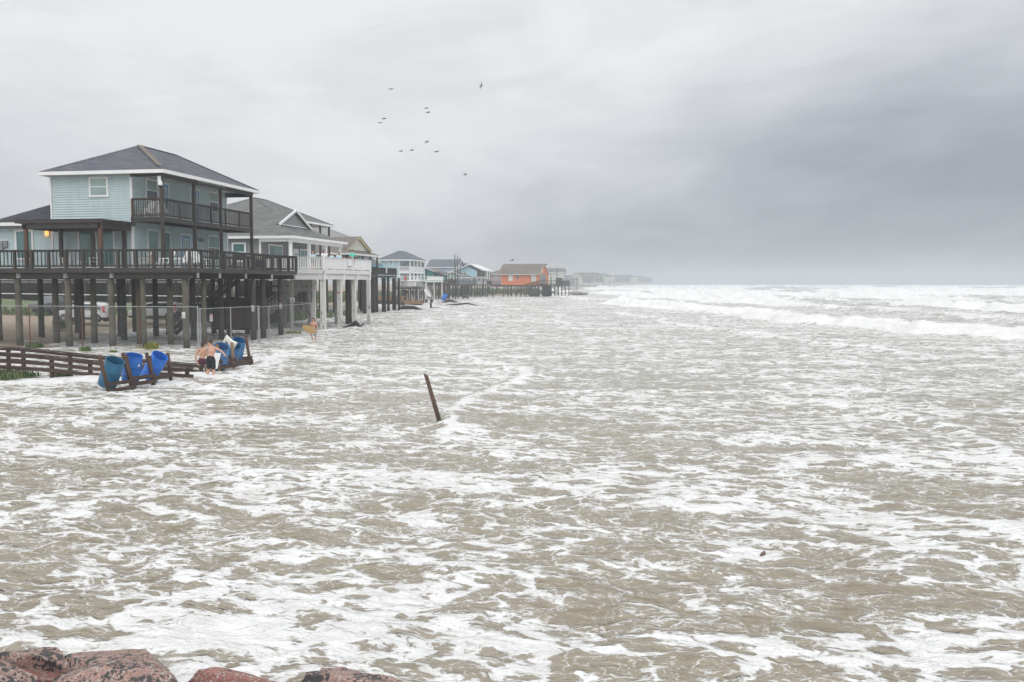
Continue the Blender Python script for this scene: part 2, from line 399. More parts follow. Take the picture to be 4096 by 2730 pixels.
LBLUE=mat_siding('light_blue_siding',(.36,.50,.56),.2)
SKYB=mat_siding('sky_blue_siding',(.33,.55,.62),.2)
TEAL=mat_siding('teal_siding',(.05,.42,.40),.2)
GREEN=mat_siding('sea_green_siding',(.06,.33,.24),.2)
MINT=mat_siding('mint_siding',(.42,.62,.50),.2)
LAV=mat_siding('pale_lavender_blue_siding',(.42,.50,.62),.2)
GBLUE=mat_siding('slate_blue_siding',(.22,.28,.35),.2)
PINK=mat_siding('dusty_pink_siding',(.42,.30,.32),.2)
ORANGE=mat_siding('burnt_orange_siding',(.66,.175,.06),.22)
YELLOW=mat_siding('pale_yellow_paint',(.60,.52,.28))
CREAM=mat_siding('cream_siding',(.55,.54,.47),.2)
SOFF=mat_simple('soffit_white',(.55,.56,.55),(.62,.63,.62),.7)
def mat_shingle(name,c1,c2,c3,course=.27,patch=None):
    m,t,b=newmat(name); P=t.node('ShaderNodeNewGeometry').outputs['Position']
    X,Y,Z=t.xyz(P)[:3]
    v=t.comb(t.m('ADD',X,Y),t.m('MULTIPLY',Z,2.2),0.)
    br=t.node('ShaderNodeTexBrick'); t.put(br.inputs['Vector'],v); br.inputs['Scale'].default_value=1
    br.inputs['Brick Width'].default_value=.62; br.inputs['Row Height'].default_value=course; br.inputs['Mortar Size'].default_value=.012
    br.inputs['Color1'].default_value=c1+(1,); br.inputs['Color2'].default_value=c2+(1,); br.inputs['Mortar Smooth'].default_value=.2; br.inputs['Mortar'].default_value=tuple(q*.45 for q in c1)+(1,)
    n=t.noise(t.comb(t.m('MULTIPLY',t.m('ADD',X,Y),1.5),t.m('MULTIPLY',Z,12),0.),2.2,5,.7)
    c=t.mix(t.mr(n,.4,.65,0,.75),br.outputs[0],c3)
    lo=t.noise(P,.35,3); c=t.mix(t.mr(lo,.4,.7,0,.25),c,tuple(min(1,q*1.6) for q in c3))
    if patch: c=t.mix(t.mr(t.noise(P,1.3,4,.7),.55,.6,0,.8),c,patch)
    t.put(b.inputs['Base Color'],c); b.inputs['Roughness'].default_value=.85
    t.put(b.inputs['Normal'],t.bump(br.outputs[1],-.5,.02)); return m
SH_BLUE=mat_shingle('blue_grey_shingles',(.062,.074,.098),(.135,.15,.185),(.075,.072,.072))
SH_GREY=mat_shingle('grey_shingles',(.095,.098,.10),(.19,.19,.188),(.11,.108,.10))
SH_PALE=mat_shingle('bleached_worn_shingles',(.20,.20,.19),(.30,.30,.285),(.25,.245,.23),patch=(.36,.36,.35))
SH_BROWN=mat_shingle('brown_shingles',(.115,.095,.08),(.20,.165,.14),(.15,.13,.12))
SH_SLATE=mat_shingle('slate_shingles',(.10,.115,.135),(.13,.145,.17),(.115,.13,.15))
SH_WHITE=mat_simple('white_metal_roof',(.75,.77,.78),(.82,.83,.84),.4,1)
HIPCAP=mat_simple('worn_hip_cap',(.13,.115,.10),(.20,.17,.14),.9,2,stretch=(1,1,1))
HIPGRN=mat_simple('green_hip_cap',(.09,.15,.13),(.13,.19,.165),.9,2)
def mat_glass(name,c,rough=.12):
    m,t,b=newmat(name); P=t.node('ShaderNodeNewGeometry').outputs['Position']
    n=t.noise(P,.7,2); t.put(b.inputs['Base Color'],t.mix(t.mr(n,.35,.65),c,tuple(v*1.35 for v in c)))
    b.inputs['Roughness'].default_value=rough; b.inputs['Specular IOR Level'].default_value=.7
    return m
GL_TEAL=mat_glass('teal_tinted_glass',(.07,.17,.16)); GL_DARK=mat_glass('dark_glass',(.03,.045,.05))
GL_PALE=mat_glass('window_with_blind',(.22,.31,.29),.25); GL_WHITE=mat_glass('white_blind_glass',(.50,.53,.51),.3)
DOORB=mat_simple('blue_door_paint',(.10,.30,.52),(.12,.34,.56),.4)
PLASTIC=mat_simple('white_plastic',(.78,.79,.78),(.84,.84,.83),.35,2)
PLBEIGE=mat_simple('beige_plastic',(.60,.54,.45),(.66,.60,.50),.4,2)
BLACK=mat_simple('black_metal',(.016,.016,.016),(.03,.03,.03),.5,4)
STEEL=mat_simple('galvanised_steel',(.30,.31,.31),(.42,.43,.43),.45,12,metal=.55)
RUST=mat_simple('rusty_steel',(.10,.045,.025),(.20,.09,.05),.8,8)
TANLID=mat_simple('tan_grill_lid',(.34,.29,.22),(.38,.33,.26),.5,2)
ROPE=mat_simple('rope',(.28,.22,.15),(.38,.31,.22),.9,20)
# ---------------------------------------------------------------- building helpers
def wbox(mb,face,pl,out,a0,a1,z0,z1,inn=0.0,mi=0):
    """box on a wall. face 'f': wall y=pl facing -y ; 's': wall x=pl facing +x ; proud by out"""
    if face=='f': mb.box(a0,a1,pl-out,pl+inn,z0,z1,mi)
    else: mb.box(pl-inn,pl+out,a0,a1,z0,z1,mi)
def siding(mb,face,pl,a0,a1,z0,z1,lap=.155,d=.05):
    n=max(1,round((z1-z0)/lap)); h=(z1-z0)/n; prof=[]
    s=-1 if face=='f' else 1
    prof.append((pl-s*.05,z0))
    for i in range(n): prof+= [(pl+s*(d+.004),z0+i*h),(pl+s*.004,z0+(i+1)*h-.001)]
    prof.append((pl-s*.05,z1))
    mb.prism(prof,'x' if face=='f' else 'y',a0,a1)
def window(par,face,pl,a0,a1,z0,z1,sash=1,split=0,glass=None,frame=None,fw=.09,name='window',low=None,off=.058):
    frame=frame or WHITE; glass=glass or GL_TEAL
    m=MB(); o=off+.035
    wbox(m,face,pl,o,a0,a0+fw,z0,z1); wbox(m,face,pl,o,a1-fw,a1,z0,z1)
    wbox(m,face,pl,o+.003,a0+fw,a1-fw,z1-fw,z1); wbox(m,face,pl,o+.02,a0-.02,a1+.02,z0-.03,z0+fw*.8)
    if sash: 
        zm=(z0+z1)/2; wbox(m,face,pl,o-.012,a0+fw,a1-fw,zm-.03,zm+.03)
    for i in range(split):
        am=a0+(a1-a0)*(i+1)/(split+1); wbox(m,face,pl,o-.008,am-.04,am+.04,z0+fw*.8,z1-fw)
    w=m.build(name,frame,par)
    g=MB(); 
    if sash and low is not None:
        wbox(g,face,pl,off+.004,a0+fw*.8,a1-fw*.8,zm,z1-fw*.8); g.build('pane',glass,w)
        g=MB(); wbox(g,face,pl,off+.004,a0+fw*.8,a1-fw*.8,z0+fw*.6,zm-.001); g.build('pane',low,w)
    else:
        wbox(g,face,pl,off+.004,a0+fw*.8,a1-fw*.8,z0+fw*.6,z1-fw*.8); g.build('pane',glass,w)
    return w
def door(par,face,pl,a0,a1,z0,z1,leaf,trim=None,off=.058,glass=None):
    m=MB(); fw=.1
    wbox(m,face,pl,off+.035,a0,a0+fw,z0,z1); wbox(m,face,pl,off+.035,a1-fw,a1,z0,z1); wbox(m,face,pl,off+.038,a0+fw,a1-fw,z1-fw,z1)
    f=m.build('door_frame',trim or WHITE,par)
    m=MB(); wbox(m,face,pl,off+.012,a0+fw,a1-fw,z0+.02,z1-fw); d=m.build('door',leaf,par)
    w=a1-a0
    m=MB(); i=.26*w; wbox(m,face,pl,off+.028,a0+i,a0+i+.05,z0+.3,z1-.35); wbox(m,face,pl,off+.028,a1-i-.05,a1-i,z0+.3,z1-.35); wbox(m,face,pl,off+.029,a0+i+.05,a1-i-.05,z1-.4,z1-.35); wbox(m,face,pl,off+.029,a0+i+.05,a1-i-.05,z0+.3,z0+.35)
    m.build('glass_trim',trim or WHITE,d)
    m=MB(); wbox(m,face,pl,off+.018,a0+i+.03,a1-i-.03,z0+.33,z1-.38); m.build('pane',glass or GL_PALE,d)
    m=MB(); m.ell(((a1-fw-.08) if face=='f' else pl+off+.04,(pl-off-.04) if face=='f' else a1-fw-.08,z0+1.0),(.03,.03,.03),nu=8,nv=6); m.build('handle',STEEL,d)
    return d
def hip_roof(par,x0,x1,y0,y1,z,pitch,mat,fascia=None,ft=.2,cap=None,soffit=True,name='roof',gable=None):
    """hipped roof over the eave rectangle; ridge along the longer side. gable: None or dict(x=..) cuts a Dutch gable on the +x side"""
    m=MB(); w=x1-x0; l=y1-y0; A=[(x0,y0,z),(x1,y0,z),(x1,y1,z),(x0,y1,z)]
    if gable:
        ym=(y0+y1)/2; zr=z+pitch*l/2; gx=gable; zg=z+pitch*(x1-gx); dy=(x1-gx)
        rl=(x0+l/2,ym,zr)
        # +x skirt up to the gable base, then the gable end
        B=[(gx,y0+dy,zg),(gx,y1-dy,zg),(gx,ym,zr)]
        vs=A+[rl]+B
        m.add(vs,[(0,1,5,7,4),(1,2,6,5),(2,3,4,7,6),(3,0,4)])
        m.add([A[0],A[1],A[2],A[3]],[(3,2,1,0)])
        r=m.build(name,mat,par,recalc=False)
        g=MB(); g.prism([(y0+dy-.05,zg),(y1-dy+.05,zg),(ym,zr-.02)],'x',gx-.3,gx-.25); g2=g
    else:
        if l>=w: xm=(x0+x1)/2; h=pitch*w/2; R1=(xm,y0+w/2,z+h); R2=(xm,y1-w/2,z+h); fs=[(0,1,4),(1,2,5,4),(2,3,5),(3,0,4,5)]
        else: ym=(y0+y1)/2; h=pitch*l/2; R1=(x0+l/2,ym,z+h); R2=(x1-l/2,ym,z+h); fs=[(0,1,5,4),(1,2,5),(2,3,4,5),(3,0,4)]
        m.add(A+[R1,R2],fs); m.add(A,[(3,2,1,0)])
        r=m.build(name,mat,par,recalc=False)
    f=fascia or WHITE; m=MB(); e=.035
    m.box(x0-e,x1+e,y0-e,y0,z-ft,z+.02); m.box(x0-e,x1+e,y1,y1+e,z-ft,z+.02)
    m.box(x0-e,x0,y0+.001,y1-.001,z-ft,z+.02); m.box(x1,x1+e,y0+.001,y1-.001,z-ft,z+.02)
    m.build('fascia',f,r)
    if soffit:
        m=MB(); m.box(x0+.01,x1-.01,y0+.01,y1-.01,z-ft+.03,z-ft+.06); m.build('soffit',SOFF,r)
    if not gable and l>=w:
        m=MB()
        for a,b in ((A[0],R1),(A[1],R1),(A[2],R2),(A[3],R2),(R1,R2)):
            a=Vector(a)+Vector((0,0,.03)); b=Vector(b)+Vector((0,0,.03)); m.bar(a,b,.16,.03)
        m.build('ridge_cap',mat,r)
        if cap:
            a=Vector(A[1]); b=Vector(R1); m=MB(); m.bar(a.lerp(b,.12)+Vector((0,0,.05)),b+Vector((0,0,.05)),.34,.035); m.build('hip_cap',cap,r)
    return r
def gable_roof(par,x0,x1,y0,y1,z,pitch,mat,axis='y',fascia=None,t_=.14,name='roof'):
    """ridge along axis"""
    m=MB()
    if axis=='y':
        xm=(x0+x1)/2; h=pitch*(x1-x0)/2; m.prism([(x0,z),(xm,z+h),(x1,z),(x1,z-t_),(xm,z+h-t_),(x0,z-t_)],'y',y0,y1)
    else:
        ym=(y0+y1)/2; h=pitch*(y1-y0)/2; m.prism([(y0,z),(ym,z+h),(y1,z),(y1,z-t_),(ym,z+h-t_),(y0,z-t_)],'x',x0,x1)
    r=m.build(name,mat,par)
    m=MB(); e=.05
    if axis=='y':
        for q0,q1 in ((y0-e,y0-.002),(y1+.002,y1+e)): m.prism([(x0,z+.02),(xm,z+h+.02),(x1,z+.02),(x1,z-.2),(xm,z+h-.2),(x0,z-.2)],'y',q0,q1)
        m.box(x0-e,x0-.002,y0,y1,z-.2,z+.01); m.box(x1+.002,x1+e,y0,y1,z-.2,z+.01)
    else:
        for q0,q1 in ((x0-e,x0-.002),(x1+.002,x1+e)): m.prism([(y0,z+.02),(ym,z+h+.02),(y1,z+.02),(y1,z-.2),(ym,z+h-.2),(y0,z-.2)],'x',q0,q1)
        m.box(x0,x1,y0-e,y0-.002,z-.2,z+.01); m.box(x0,x1,y1+.002,y1+e,z-.2,z+.01)
    m.build('fascia',fascia or WHITE,r); return r
def railing(par,a,b,z,h=1.07,mat=None,pmat=None,pw=.1,ps=1.15,bs=.25,bw=.04,cap=.14,name='railing',ends=(True,True),jit=0,posts=True,pdrop=.12,slack=0):
    """straight run from a to b (xy, or xyz for a sloping run)"""
    mat=mat or DECK; a=Vector((a[0],a[1],a[2] if len(a)>2 else z)); b=Vector((b[0],b[1],b[2] if len(b)>2 else z))
    L=(b-a).length; n=max(1,round(L/ps)); up=Vector((0,0,1)); m=MB()
    m.bar(a+up*h,b+up*h,cap,.04); m.bar(a+up*(h-.07),b+up*(h-.07),.04,.09); m.bar(a+up*.12,b+up*.12,.04,.09)
    k=max(1,round(L/bs))
    side=(b-a).normalized().cross(up).normalized()
    for i in range(1,k):
        p=a.lerp(b,i/k); j=(rnd.random()-.5)*jit
        m.bar(p+up*.06+side*.03,p+up*(h-.03)+side*.03+(b-a).normalized()*j,bw,bw,up=side)
    r=m.build(name,mat,par)
    if posts:
        if pmat is None: pmat=DECKV
        ps_=[]
        for i in range(n+1):
            if (i==0 and not ends[0]) or (i==n and not ends[1]): continue
            p=a.lerp(b,i/n); ps_.append(p)
        if par is None or n>60: ps_=ps_
        for p in ps_:
            q=MB(); q.bar(p-up*pdrop,p+up*(h-.02),pw,pw,up=side); q.build(name+'_post',pmat,par)
    return r
def pile(par,x,y,z1,r=.17,mat=None,z0=None,lean=(0,0),n=10,name='pile',square=False):
    z0=-1.2 if z0 is None else z0; m=MB(); 
    if square: m.bar((x,y,z0),(x+lean[0],y+lean[1],z1),2*r,2*r,up=(0,1,0))
    else:
        k=6; pts=[];rs=[]
        for i in range(k+1):
            f=i/k; pts.append((x+lean[0]*f+(rnd.random()-.5)*.025,y+lean[1]*f,z0+(z1-z0)*f)); rs.append(r*(1.08-.12*f)*(1+(rnd.random()-.5)*.05))
        m.tube(pts,rs,n)
    return m.build(name,mat or PILE,par,smooth=not square)
def stairs(par,a,b,w,mat,axis,n=14,rail=True,railmat=None):
    """a: bottom xyz, b: top xyz of one stringer; w: width to the other stringer along axis vector"""
    a=Vector(a);b=Vector(b);s=Vector(axis)*w; m=MB()
    for o in (Vector((0,0,0)),s): m.bar(a+o,b+o,.06,.3)
    for i in range(n):
        p=a.lerp(b,(i+.5)/n)+Vector((0,0,.08)); m.bar(p,p+s,.27,.045)
    st=m.build('stairs',mat,par)
    if rail:
        m=MB()
        for o in (Vector((0,0,0)),s):
            u=Vector((0,0,1)); m.bar(a+o+u*1.0,b+o+u*1.0,.1,.05); m.bar(a+o+u*.35,b+o+u*.35,.04,.08)
            k=max(2,int((b-a).length/.35))
            for i in range(k+1):
                p=a.lerp(b,i/k)+o; m.bar(p,p+u*1.0,.045,.045,up=(0,1,0))
        m.build('stair_rail',railmat or mat,st)
    return st
# ================================================================ house 1: two-storey blue house
H=thing('beach_house',(-35,56,0),'two-storey pale blue stilt house with dark wood wraparound deck and balcony, nearest and largest','house','stilt houses along the shore')
zd=4.81
mb=MB(); mb.box(-39.05,-33.5,51.6,63.9,zd,10.8); mb.box(-43.2,-39.2,51.65,63.8,zd,7.6)
wl=mb.build('wall',BLUE,H)
mb=MB(); siding(mb,'f',51.6,-39.12,-33.56,zd,10.8); siding(mb,'f',51.6,-43.2,-39.24,zd,7.58); siding(mb,'s',-33.5,51.7,63.85,zd,10.8)
mb.build('siding',BLUE,wl,recalc=True)
mb=MB(); # corner boards
for q_ in ((-33.53,-33.42,51.50,51.64),(-39.22,-39.12,51.52,51.66),(-33.52,-33.42,63.8,63.96)):
    mb=MB(); mb.box(*q_,zd,10.76); mb.build('corner_board',WHITE,wl)
hip_roof(H,-39.52,-30.88,50.98,64.1,10.96,.512,SH_BLUE,cap=HIPCAP)
m=MB(); zr=7.78+4.4*.512
m.add([(-43.6,51.0,7.78),(-39.18,51.0,7.78),(-39.18,55.4,zr),(-39.18,59.8,zr),(-39.18,64.2,7.78),(-43.6,64.2,7.78)],[(0,1,2),(0,2,3,5),(3,4,5),(5,4,3,2,1,0)])
lr=m.build('lower_roof',SH_BLUE,H,recalc=False)
m=MB(); m.box(-43.64,-39.18,50.96,50.998,7.58,7.8); m.box(-43.64,-43.602,51,64.2,7.58,7.8); m.build('fascia',WHITE,lr)
# openings in the front wall
window(H,'f',51.6,-36.42,-35.07,9.41,10.66,glass=GL_PALE,low=GL_PALE,fw=.12)
window(H,'f',51.6,-41.9,-40.55,5.43,7.38,sash=0,glass=GL_TEAL,fw=.13)
window(H,'f',51.6,-37.32,-34.72,zd+.05,7.42,sash=0,split=1,glass=GL_TEAL,fw=.11,name='sliding_door')
# seaward wall
window(H,'s',-33.5,53.1,54.45,9.25,10.72,glass=GL_PALE,low=GL_DARK)
door(H,'s',-33.5,54.52,55.82,8.08,10.66,DOORB); door(H,'s',-33.5,58.55,59.88,8.08,10.63,DOORB)
window(H,'s',-33.5,61.15,62.6,9.2,10.68,glass=GL_PALE,low=GL_DARK)
window(H,'s',-33.5,53.15,54.45,5.2,7.42,sash=0,glass=GL_TEAL); window(H,'s',-33.5,54.6,55.9,5.2,7.4,sash=0,glass=GL_TEAL)
door(H,'s',-33.5,57.15,58.5,zd+.02,7.36,DOORB)
window(H,'s',-33.5,60.85,62.6,5.6,7.46,glass=GL_TEAL,low=GL_DARK)
mb=MB(); # skeleton-fish wall ornament
mb.ell((-33.42,59.55,7.05),(.04,.14,.10),nu=8,nv=6); mb.bar((-33.42,59.6,7.05),(-33.42,60.3,6.98),.03,.05)
for k in range(5): mb.bar((-33.42,59.75+k*.12,6.88),(-33.42,59.75+k*.12,7.18),.03,.03)
mb.build('wall_ornament',GREYB,H)
mb=MB(); mb.box(-43.0,-42.75,51.42,51.56,6.0,6.65); mb.box(-42.7,-42.42,51.44,51.56,6.25,6.66); mb.tube([(-42.55,51.48,6.2),(-42.55,51.48,5.5)],.02,6)
mb.build('meter_box',GREYB,H)
# lit wall lamp
mb=MB(); mb.tube([(-39.45,51.4,6.92),(-39.45,51.4,6.96),(-39.45,51.4,7.3),(-39.45,51.4,7.34)],[.06,.12,.12,.05],10)
mg,t,b=newmat('lamp_glow'); b.inputs['Base Color'].default_value=(.9,.55,.2,1); b.inputs['Emission Color'].default_value=(1,.50,.13,1); b.inputs['Emission Strength'].default_value=1.1
lp=mb.build('wall_lamp',mg,H,smooth=True)
mb=MB(); mb.box(-39.53,-39.37,51.52,51.56,6.95,7.3); mb.bar((-39.45,51.5,7.2),(-39.45,51.4,7.33),.03,.03); mb.build('bracket',STEEL,lp)
# dome camera on the corner post
mb=MB(); mb.tube([(-31.28,51.26,10.6),(-31.28,51.26,10.36),(-31.28,51.26,10.2)],[.05,.06,.13],10); mb.tube([(-31.28,51.26,10.2),(-31.28,51.26,10.02)],.14,12); mb.box(-31.42,-31.28,51.2,51.36,10.25,10.58)
c_=mb.build('security_camera',PLASTIC,H,smooth=False); mb=MB(); mb.ell((-31.28,51.26,10.0),(.125,.125,.13),nu=10,nv=8); mb.build('dome',GL_DARK,c_,smooth=True)
# balcony
bz=8.06; bx=-31.30; by0,by1=51.42,63.7
mb=MB(); mb.box(-33.46,bx,by0,by1,bz-.04,bz); 
for k in range(31): mb.box(-33.46,bx-.06,by0+.1+k*.4,by0+.15+k*.4,bz-.26,bz-.045)
bal=mb.build('balcony_floor',DECK,H)
mb=MB(); mb.box(-33.44,bx+.02,by0-.05,by0-.003,bz-.30,bz-.0); mb.box(bx+.003,bx+.05,by0-.05,by1+.05,bz-.30,bz+.002); mb.box(-33.44,bx+.02,by1+.003,by1+.05,bz-.30,bz)
mb.build('rim_beam',DECK,bal)
railing(H,(-33.36,by0),(bx,by0),bz,1.17,bs=.16,ps=2.1,bw=.035,name='balcony_railing',ends=(True,False),mat=BROWN,pmat=BROWNV)
railing(H,(bx,by0),(bx,by1),bz,1.17,bs=.16,ps=1.9,bw=.035,name='balcony_railing',ends=(False,True))
for y in (51.36,55.22,58.82,63.55):
    q=MB(); q.box(bx-.1,bx+.085,y,y+.19,zd,10.72); q.build('porch_post',DECKV,H)
mb=MB(); mb.box(bx-.09,bx+.07,51.3,63.85,10.55,10.78); mb.box(-33.4,bx-.09,51.34,51.46,10.60,10.78); mb.box(-33.4,bx-.09,63.6,63.72,10.45,10.78)
mb.build('porch_beam',DECK,H)
mb=MB()
for k in range(26): mb.bar((bx+.35,55.2+k*.14,10.64),(bx+.62,55.2+k*.14,10.72),.1,.02)
mb.build('loose_soffit_strip',GREYB,H)
# main deck
dx1=-27.65; dy0=48.2; dy1=63.45
mb=MB(); mb.box(-52,dx1,dy0,51.6,zd-.04,zd); mb.box(-33.5,dx1,51.6,dy1,zd-.041,zd-.001)
dk=mb.build('deck_floor',DECK,H)
mb=MB(); mb.box(-52,dx1+.04,dy0-.045,dy0-.003,zd-.29,zd-.005); mb.box(dx1+.003,dx1+.045,dy0-.045,dy1+.04,zd-.29,zd-.003); mb.box(-33.5,dx1,dy1+.003,dy1+.04,zd-.29,zd-.005)
mb.build('rim_board',DECK,dk)
mb=MB(); 
for k in range(37): mb.box(-52,dx1-.05,dy0+.1+k*.41,dy0+.145+k*.41,zd-.28,zd-.043) if dy0+.1+k*.41<dy1 else None
mb.build('joists',PILED,dk)
for y in (49.03,51.69,55.20,59.16,63.1):
    q=MB(); q.box(-52,dx1+.02,y-.15,y+.15,4.18,4.50); q.build('beam',DECK,dk)
    q=MB(); q.box(dx1+.021,dx1+.05,y-.14,y+.14,4.2,4.5); q.build('beam_end',TAN if 0 else GREYB,dk)
mb=MB(); mb.box(-52,dx1-.1,dy0+.35,dy0+.5,4.16,4.49); mb.build('beam',PILED,dk)
for x in (-39.3,-36.1,-33.0): 
    q=MB(); q.box(x,x+.22,dy0+.15,dy0+.34,4.2,4.50); q.build('beam_end',GREYB,dk)
railing(H,(-52,dy0),(dx1,dy0),zd,1.09,ps=1.15,bs=.256,bw=.045,pw=.15,name='deck_railing',ends=(True,True),pmat=BROWNV if 0 else DECKV)
railing(H,(dx1,dy0),(dx1,dy1),zd,1.09,ps=1.45,bs=.29,bw=.045,pw=.15,name='deck_railing',ends=(False,True),jit=.05)
railing(H,(dx1,dy1),(-33.4,dy1),zd,1.09,ps=1.9,bs=.3,bw=.045,pw=.12,name='deck_railing',ends=(False,True))
# pergola
for x,y in ((-38.55,48.36),(-33.52,48.36),(-38.3,51.2),(-33.9,51.3),(-34.9,49.6)):
    q=MB(); q.box(x-.1,x+.1,y-.08,y+.1,zd,7.45); q.build('pergola_post',BROWNV if y<48.5 else DECKV,H)
mb=MB(); mb.box(-38.75,-33.45,48.28,48.46,7.2,7.5); mb.box(-38.75,-33.45,51.22,51.4,7.2,7.5); mb.box(-33.6,-33.44,48.47,51.21,7.2,7.5); mb.box(-38.75,-38.6,48.47,51.21,7.2,7.5)
for k in range(15): mb.box(-39.1,-33.2,48.12+k*.235,48.18+k*.235,7.52,7.70)
for k in range(46): mb.box(-39.08+k*.128,-39.05+k*.128,48.1,51.5,7.705,7.74)
mb.build('pergola_roof',DECK,H)
# pilings
PL=[(-43.41,55.7),(-39.89,55.19),(-36.2,54.47),(-44.57,61.13),(-41.31,63.6),(-37.31,60.09),(-39.55,48.77),(-36.06,48.7),(-33.15,48.72),(-31.1,48.8),(-28.34,48.84),(-43.35,51.6),(-39.05,51.5),(-36.34,51.5),(-33.09,51.45),(-30.72,51.1),
 (-31.9,55.9),(-28.7,51.6),(-30.75,57.6),(-31.7,60.6),(-31.27,62.6),(-27.98,56.9),(-28.3,62.0),(-34.6,57.5),(-39.9,59.6),(-46.5,55.0),(-47,49.0),(-43.2,48.8),(-34.2,62.9),(-28.3,59.1)]
for i,(x,y) in enumerate(PL):
    pile(H,x,y,4.19,.19 if i not in(9,17) else .15,PILE if y<52 else PILED)  # rear rows get the darker copy, shade under the house painted in
# stair under the house and storage enclosure
stairs(H,(-35.2,58.0,.2),(-31.2,60.2,4.2),1.1,PILED,(0,1,0))
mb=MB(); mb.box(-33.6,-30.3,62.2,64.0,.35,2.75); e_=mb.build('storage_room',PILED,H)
mb=MB()
for k in range(8): mb.box(-30.6+k*.16-2.2,-30.6+k*.16-2.06,62.12,62.17,.4,2.85)
mb.build('plank_screen',BROWNV,e_); mb=MB()
for k in range(5): mb.box(-30.25+k*.15,-30.12+k*.15,62.1,62.15,.5,2.8)
mb.build('plank_screen',BROWNV,e_)
# signs nailed to the piles
def pile_sign(x,y,z,w,h,label,top=None,rows=3,rz=0,mark=BLACK):
    r=thing('warning_sign',(x,y,z),label,'sign','small signs fixed to the pilings',rz)
    m=MB(); m.box(x-w/2,x+w/2,y-.012,y,z,z+h); m.build('panel',PLASTIC,r)
    if top: m=MB(); m.box(x-w*.48,x+w*.48,y-.018,y-.013,z+h*.72,z+h*.98); m.build('header',top,r)
    m=MB()
    for k in range(rows):
        zz=z+h*(.62-.58*k/max(1,rows)); n=3
        for j in range(n): m.box(x-w*.38+j*w*.28,x-w*.38+j*w*.28+w*.18,y-.019,y-.013,zz-h*.07,zz)
    m.build('print',mark,r); return r
REDP=mat_simple('red_print',(.50,.04,.04),(.55,.06,.05),.5)
PINKP=mat_simple('pink_print',(.62,.25,.28),(.66,.3,.32),.5)
pile_sign(-28.36,48.61,1.8,.22,.36,'white notice sheet on the corner pile of the blue house, above the fence corner',rows=3,mark=mat_simple('amber_print',(.4,.25,.1),rough=.6))
pile_sign(-28.1,51.38,1.5,.2,.45,'pink and white sign on the first seaward pile behind the fence corner',top=PINKP)
pile_sign(-27.9,56.7,1.95,.2,.42,'white sign on the mid pile of the blue house seaward side',top=None)
pile_sign(-28.2,61.8,2.0,.2,.42,'pink topped sign on the far seaward pile of the blue house',top=PINKP)
# ---------------------------------------------------------------- furniture on the blue house decks
def plastic_chair(x,y,z,rz,label,mat=None,group='white plastic chairs on the deck',tilt=0):
    mat=mat or PLASTIC; r=thing('plastic_chair',(x,y,z),label,'chair',group,rz)
    def P(a,b,c): return (x+a,y+b,z+c)
    m=MB(); m.prism([(y-.25,z+.36),(y+.22,z+.30),(y+.22,z+.33),(y-.25,z+.39)],'x',x-.26,x+.26); m.build('seat',mat,r)
    m=MB()
    for k in range(7):
        a=(k-3)*.075; tp=1.08-.012*(k-3)**2; m.bar(P(a,.20,.32),P(a*1.05,.48,tp),.05,.02,up=(0,1,0))
    m.bar(P(-.22,.26,.45),P(.22,.26,.45),.03,.05); m.bar(P(-.23,.42,.86),P(.23,.42,.86),.03,.05)
    m.tube([P(-.25,.25,.42),P(-.26,.40,.85),P(-.2,.47,1.03),P(0,.49,1.11),P(.2,.47,1.03),P(.26,.40,.85),P(.25,.25,.42)],.022,6); m.build('backrest',mat,r)
    for s in (-1,1):
        m=MB(); m.tube([P(s*.28,.30,.60),P(s*.32,0,.60),P(s*.32,-.28,.58),P(s*.30,-.32,.5)],.032,6); m.build('armrest',mat,r)
        m=MB(); m.tube([P(s*.31,-.3,.55),P(s*.31,-.34,.25),P(s*.31,-.36,.0)],[.035,.03,.03],6); m.build('leg',mat,r)
        m=MB(); m.tube([P(s*.28,.28,.6),P(s*.28,.32,.25),P(s*.28,.38,.0)],[.035,.03,.03],6); m.build('leg',mat,r)
    return r
plastic_chair(-30.25,50.0,zd,R(-35),'white plastic high-backed chair at the deck corner of the blue house, left of the pair')
plastic_chair(-29.3,50.1,zd,R(-30),'white plastic high-backed chair at the deck corner of the blue house, right of the pair')
plastic_chair(-31.4,49.6,zd,R(-75),'beige plastic chair turned sideways left of the two white high-backed chairs',PLBEIGE)
plastic_chair(-28.75,51.2,zd,R(60),'low white plastic chair behind the corner post of the blue deck railing')
plastic_chair(-32.9,52.2,8.06,R(-20),'white plastic chair at the front corner of the upper balcony')
plastic_chair(-32.2,52.9,8.06,R(40),'white plastic chair next to the corner post on the upper balcony')
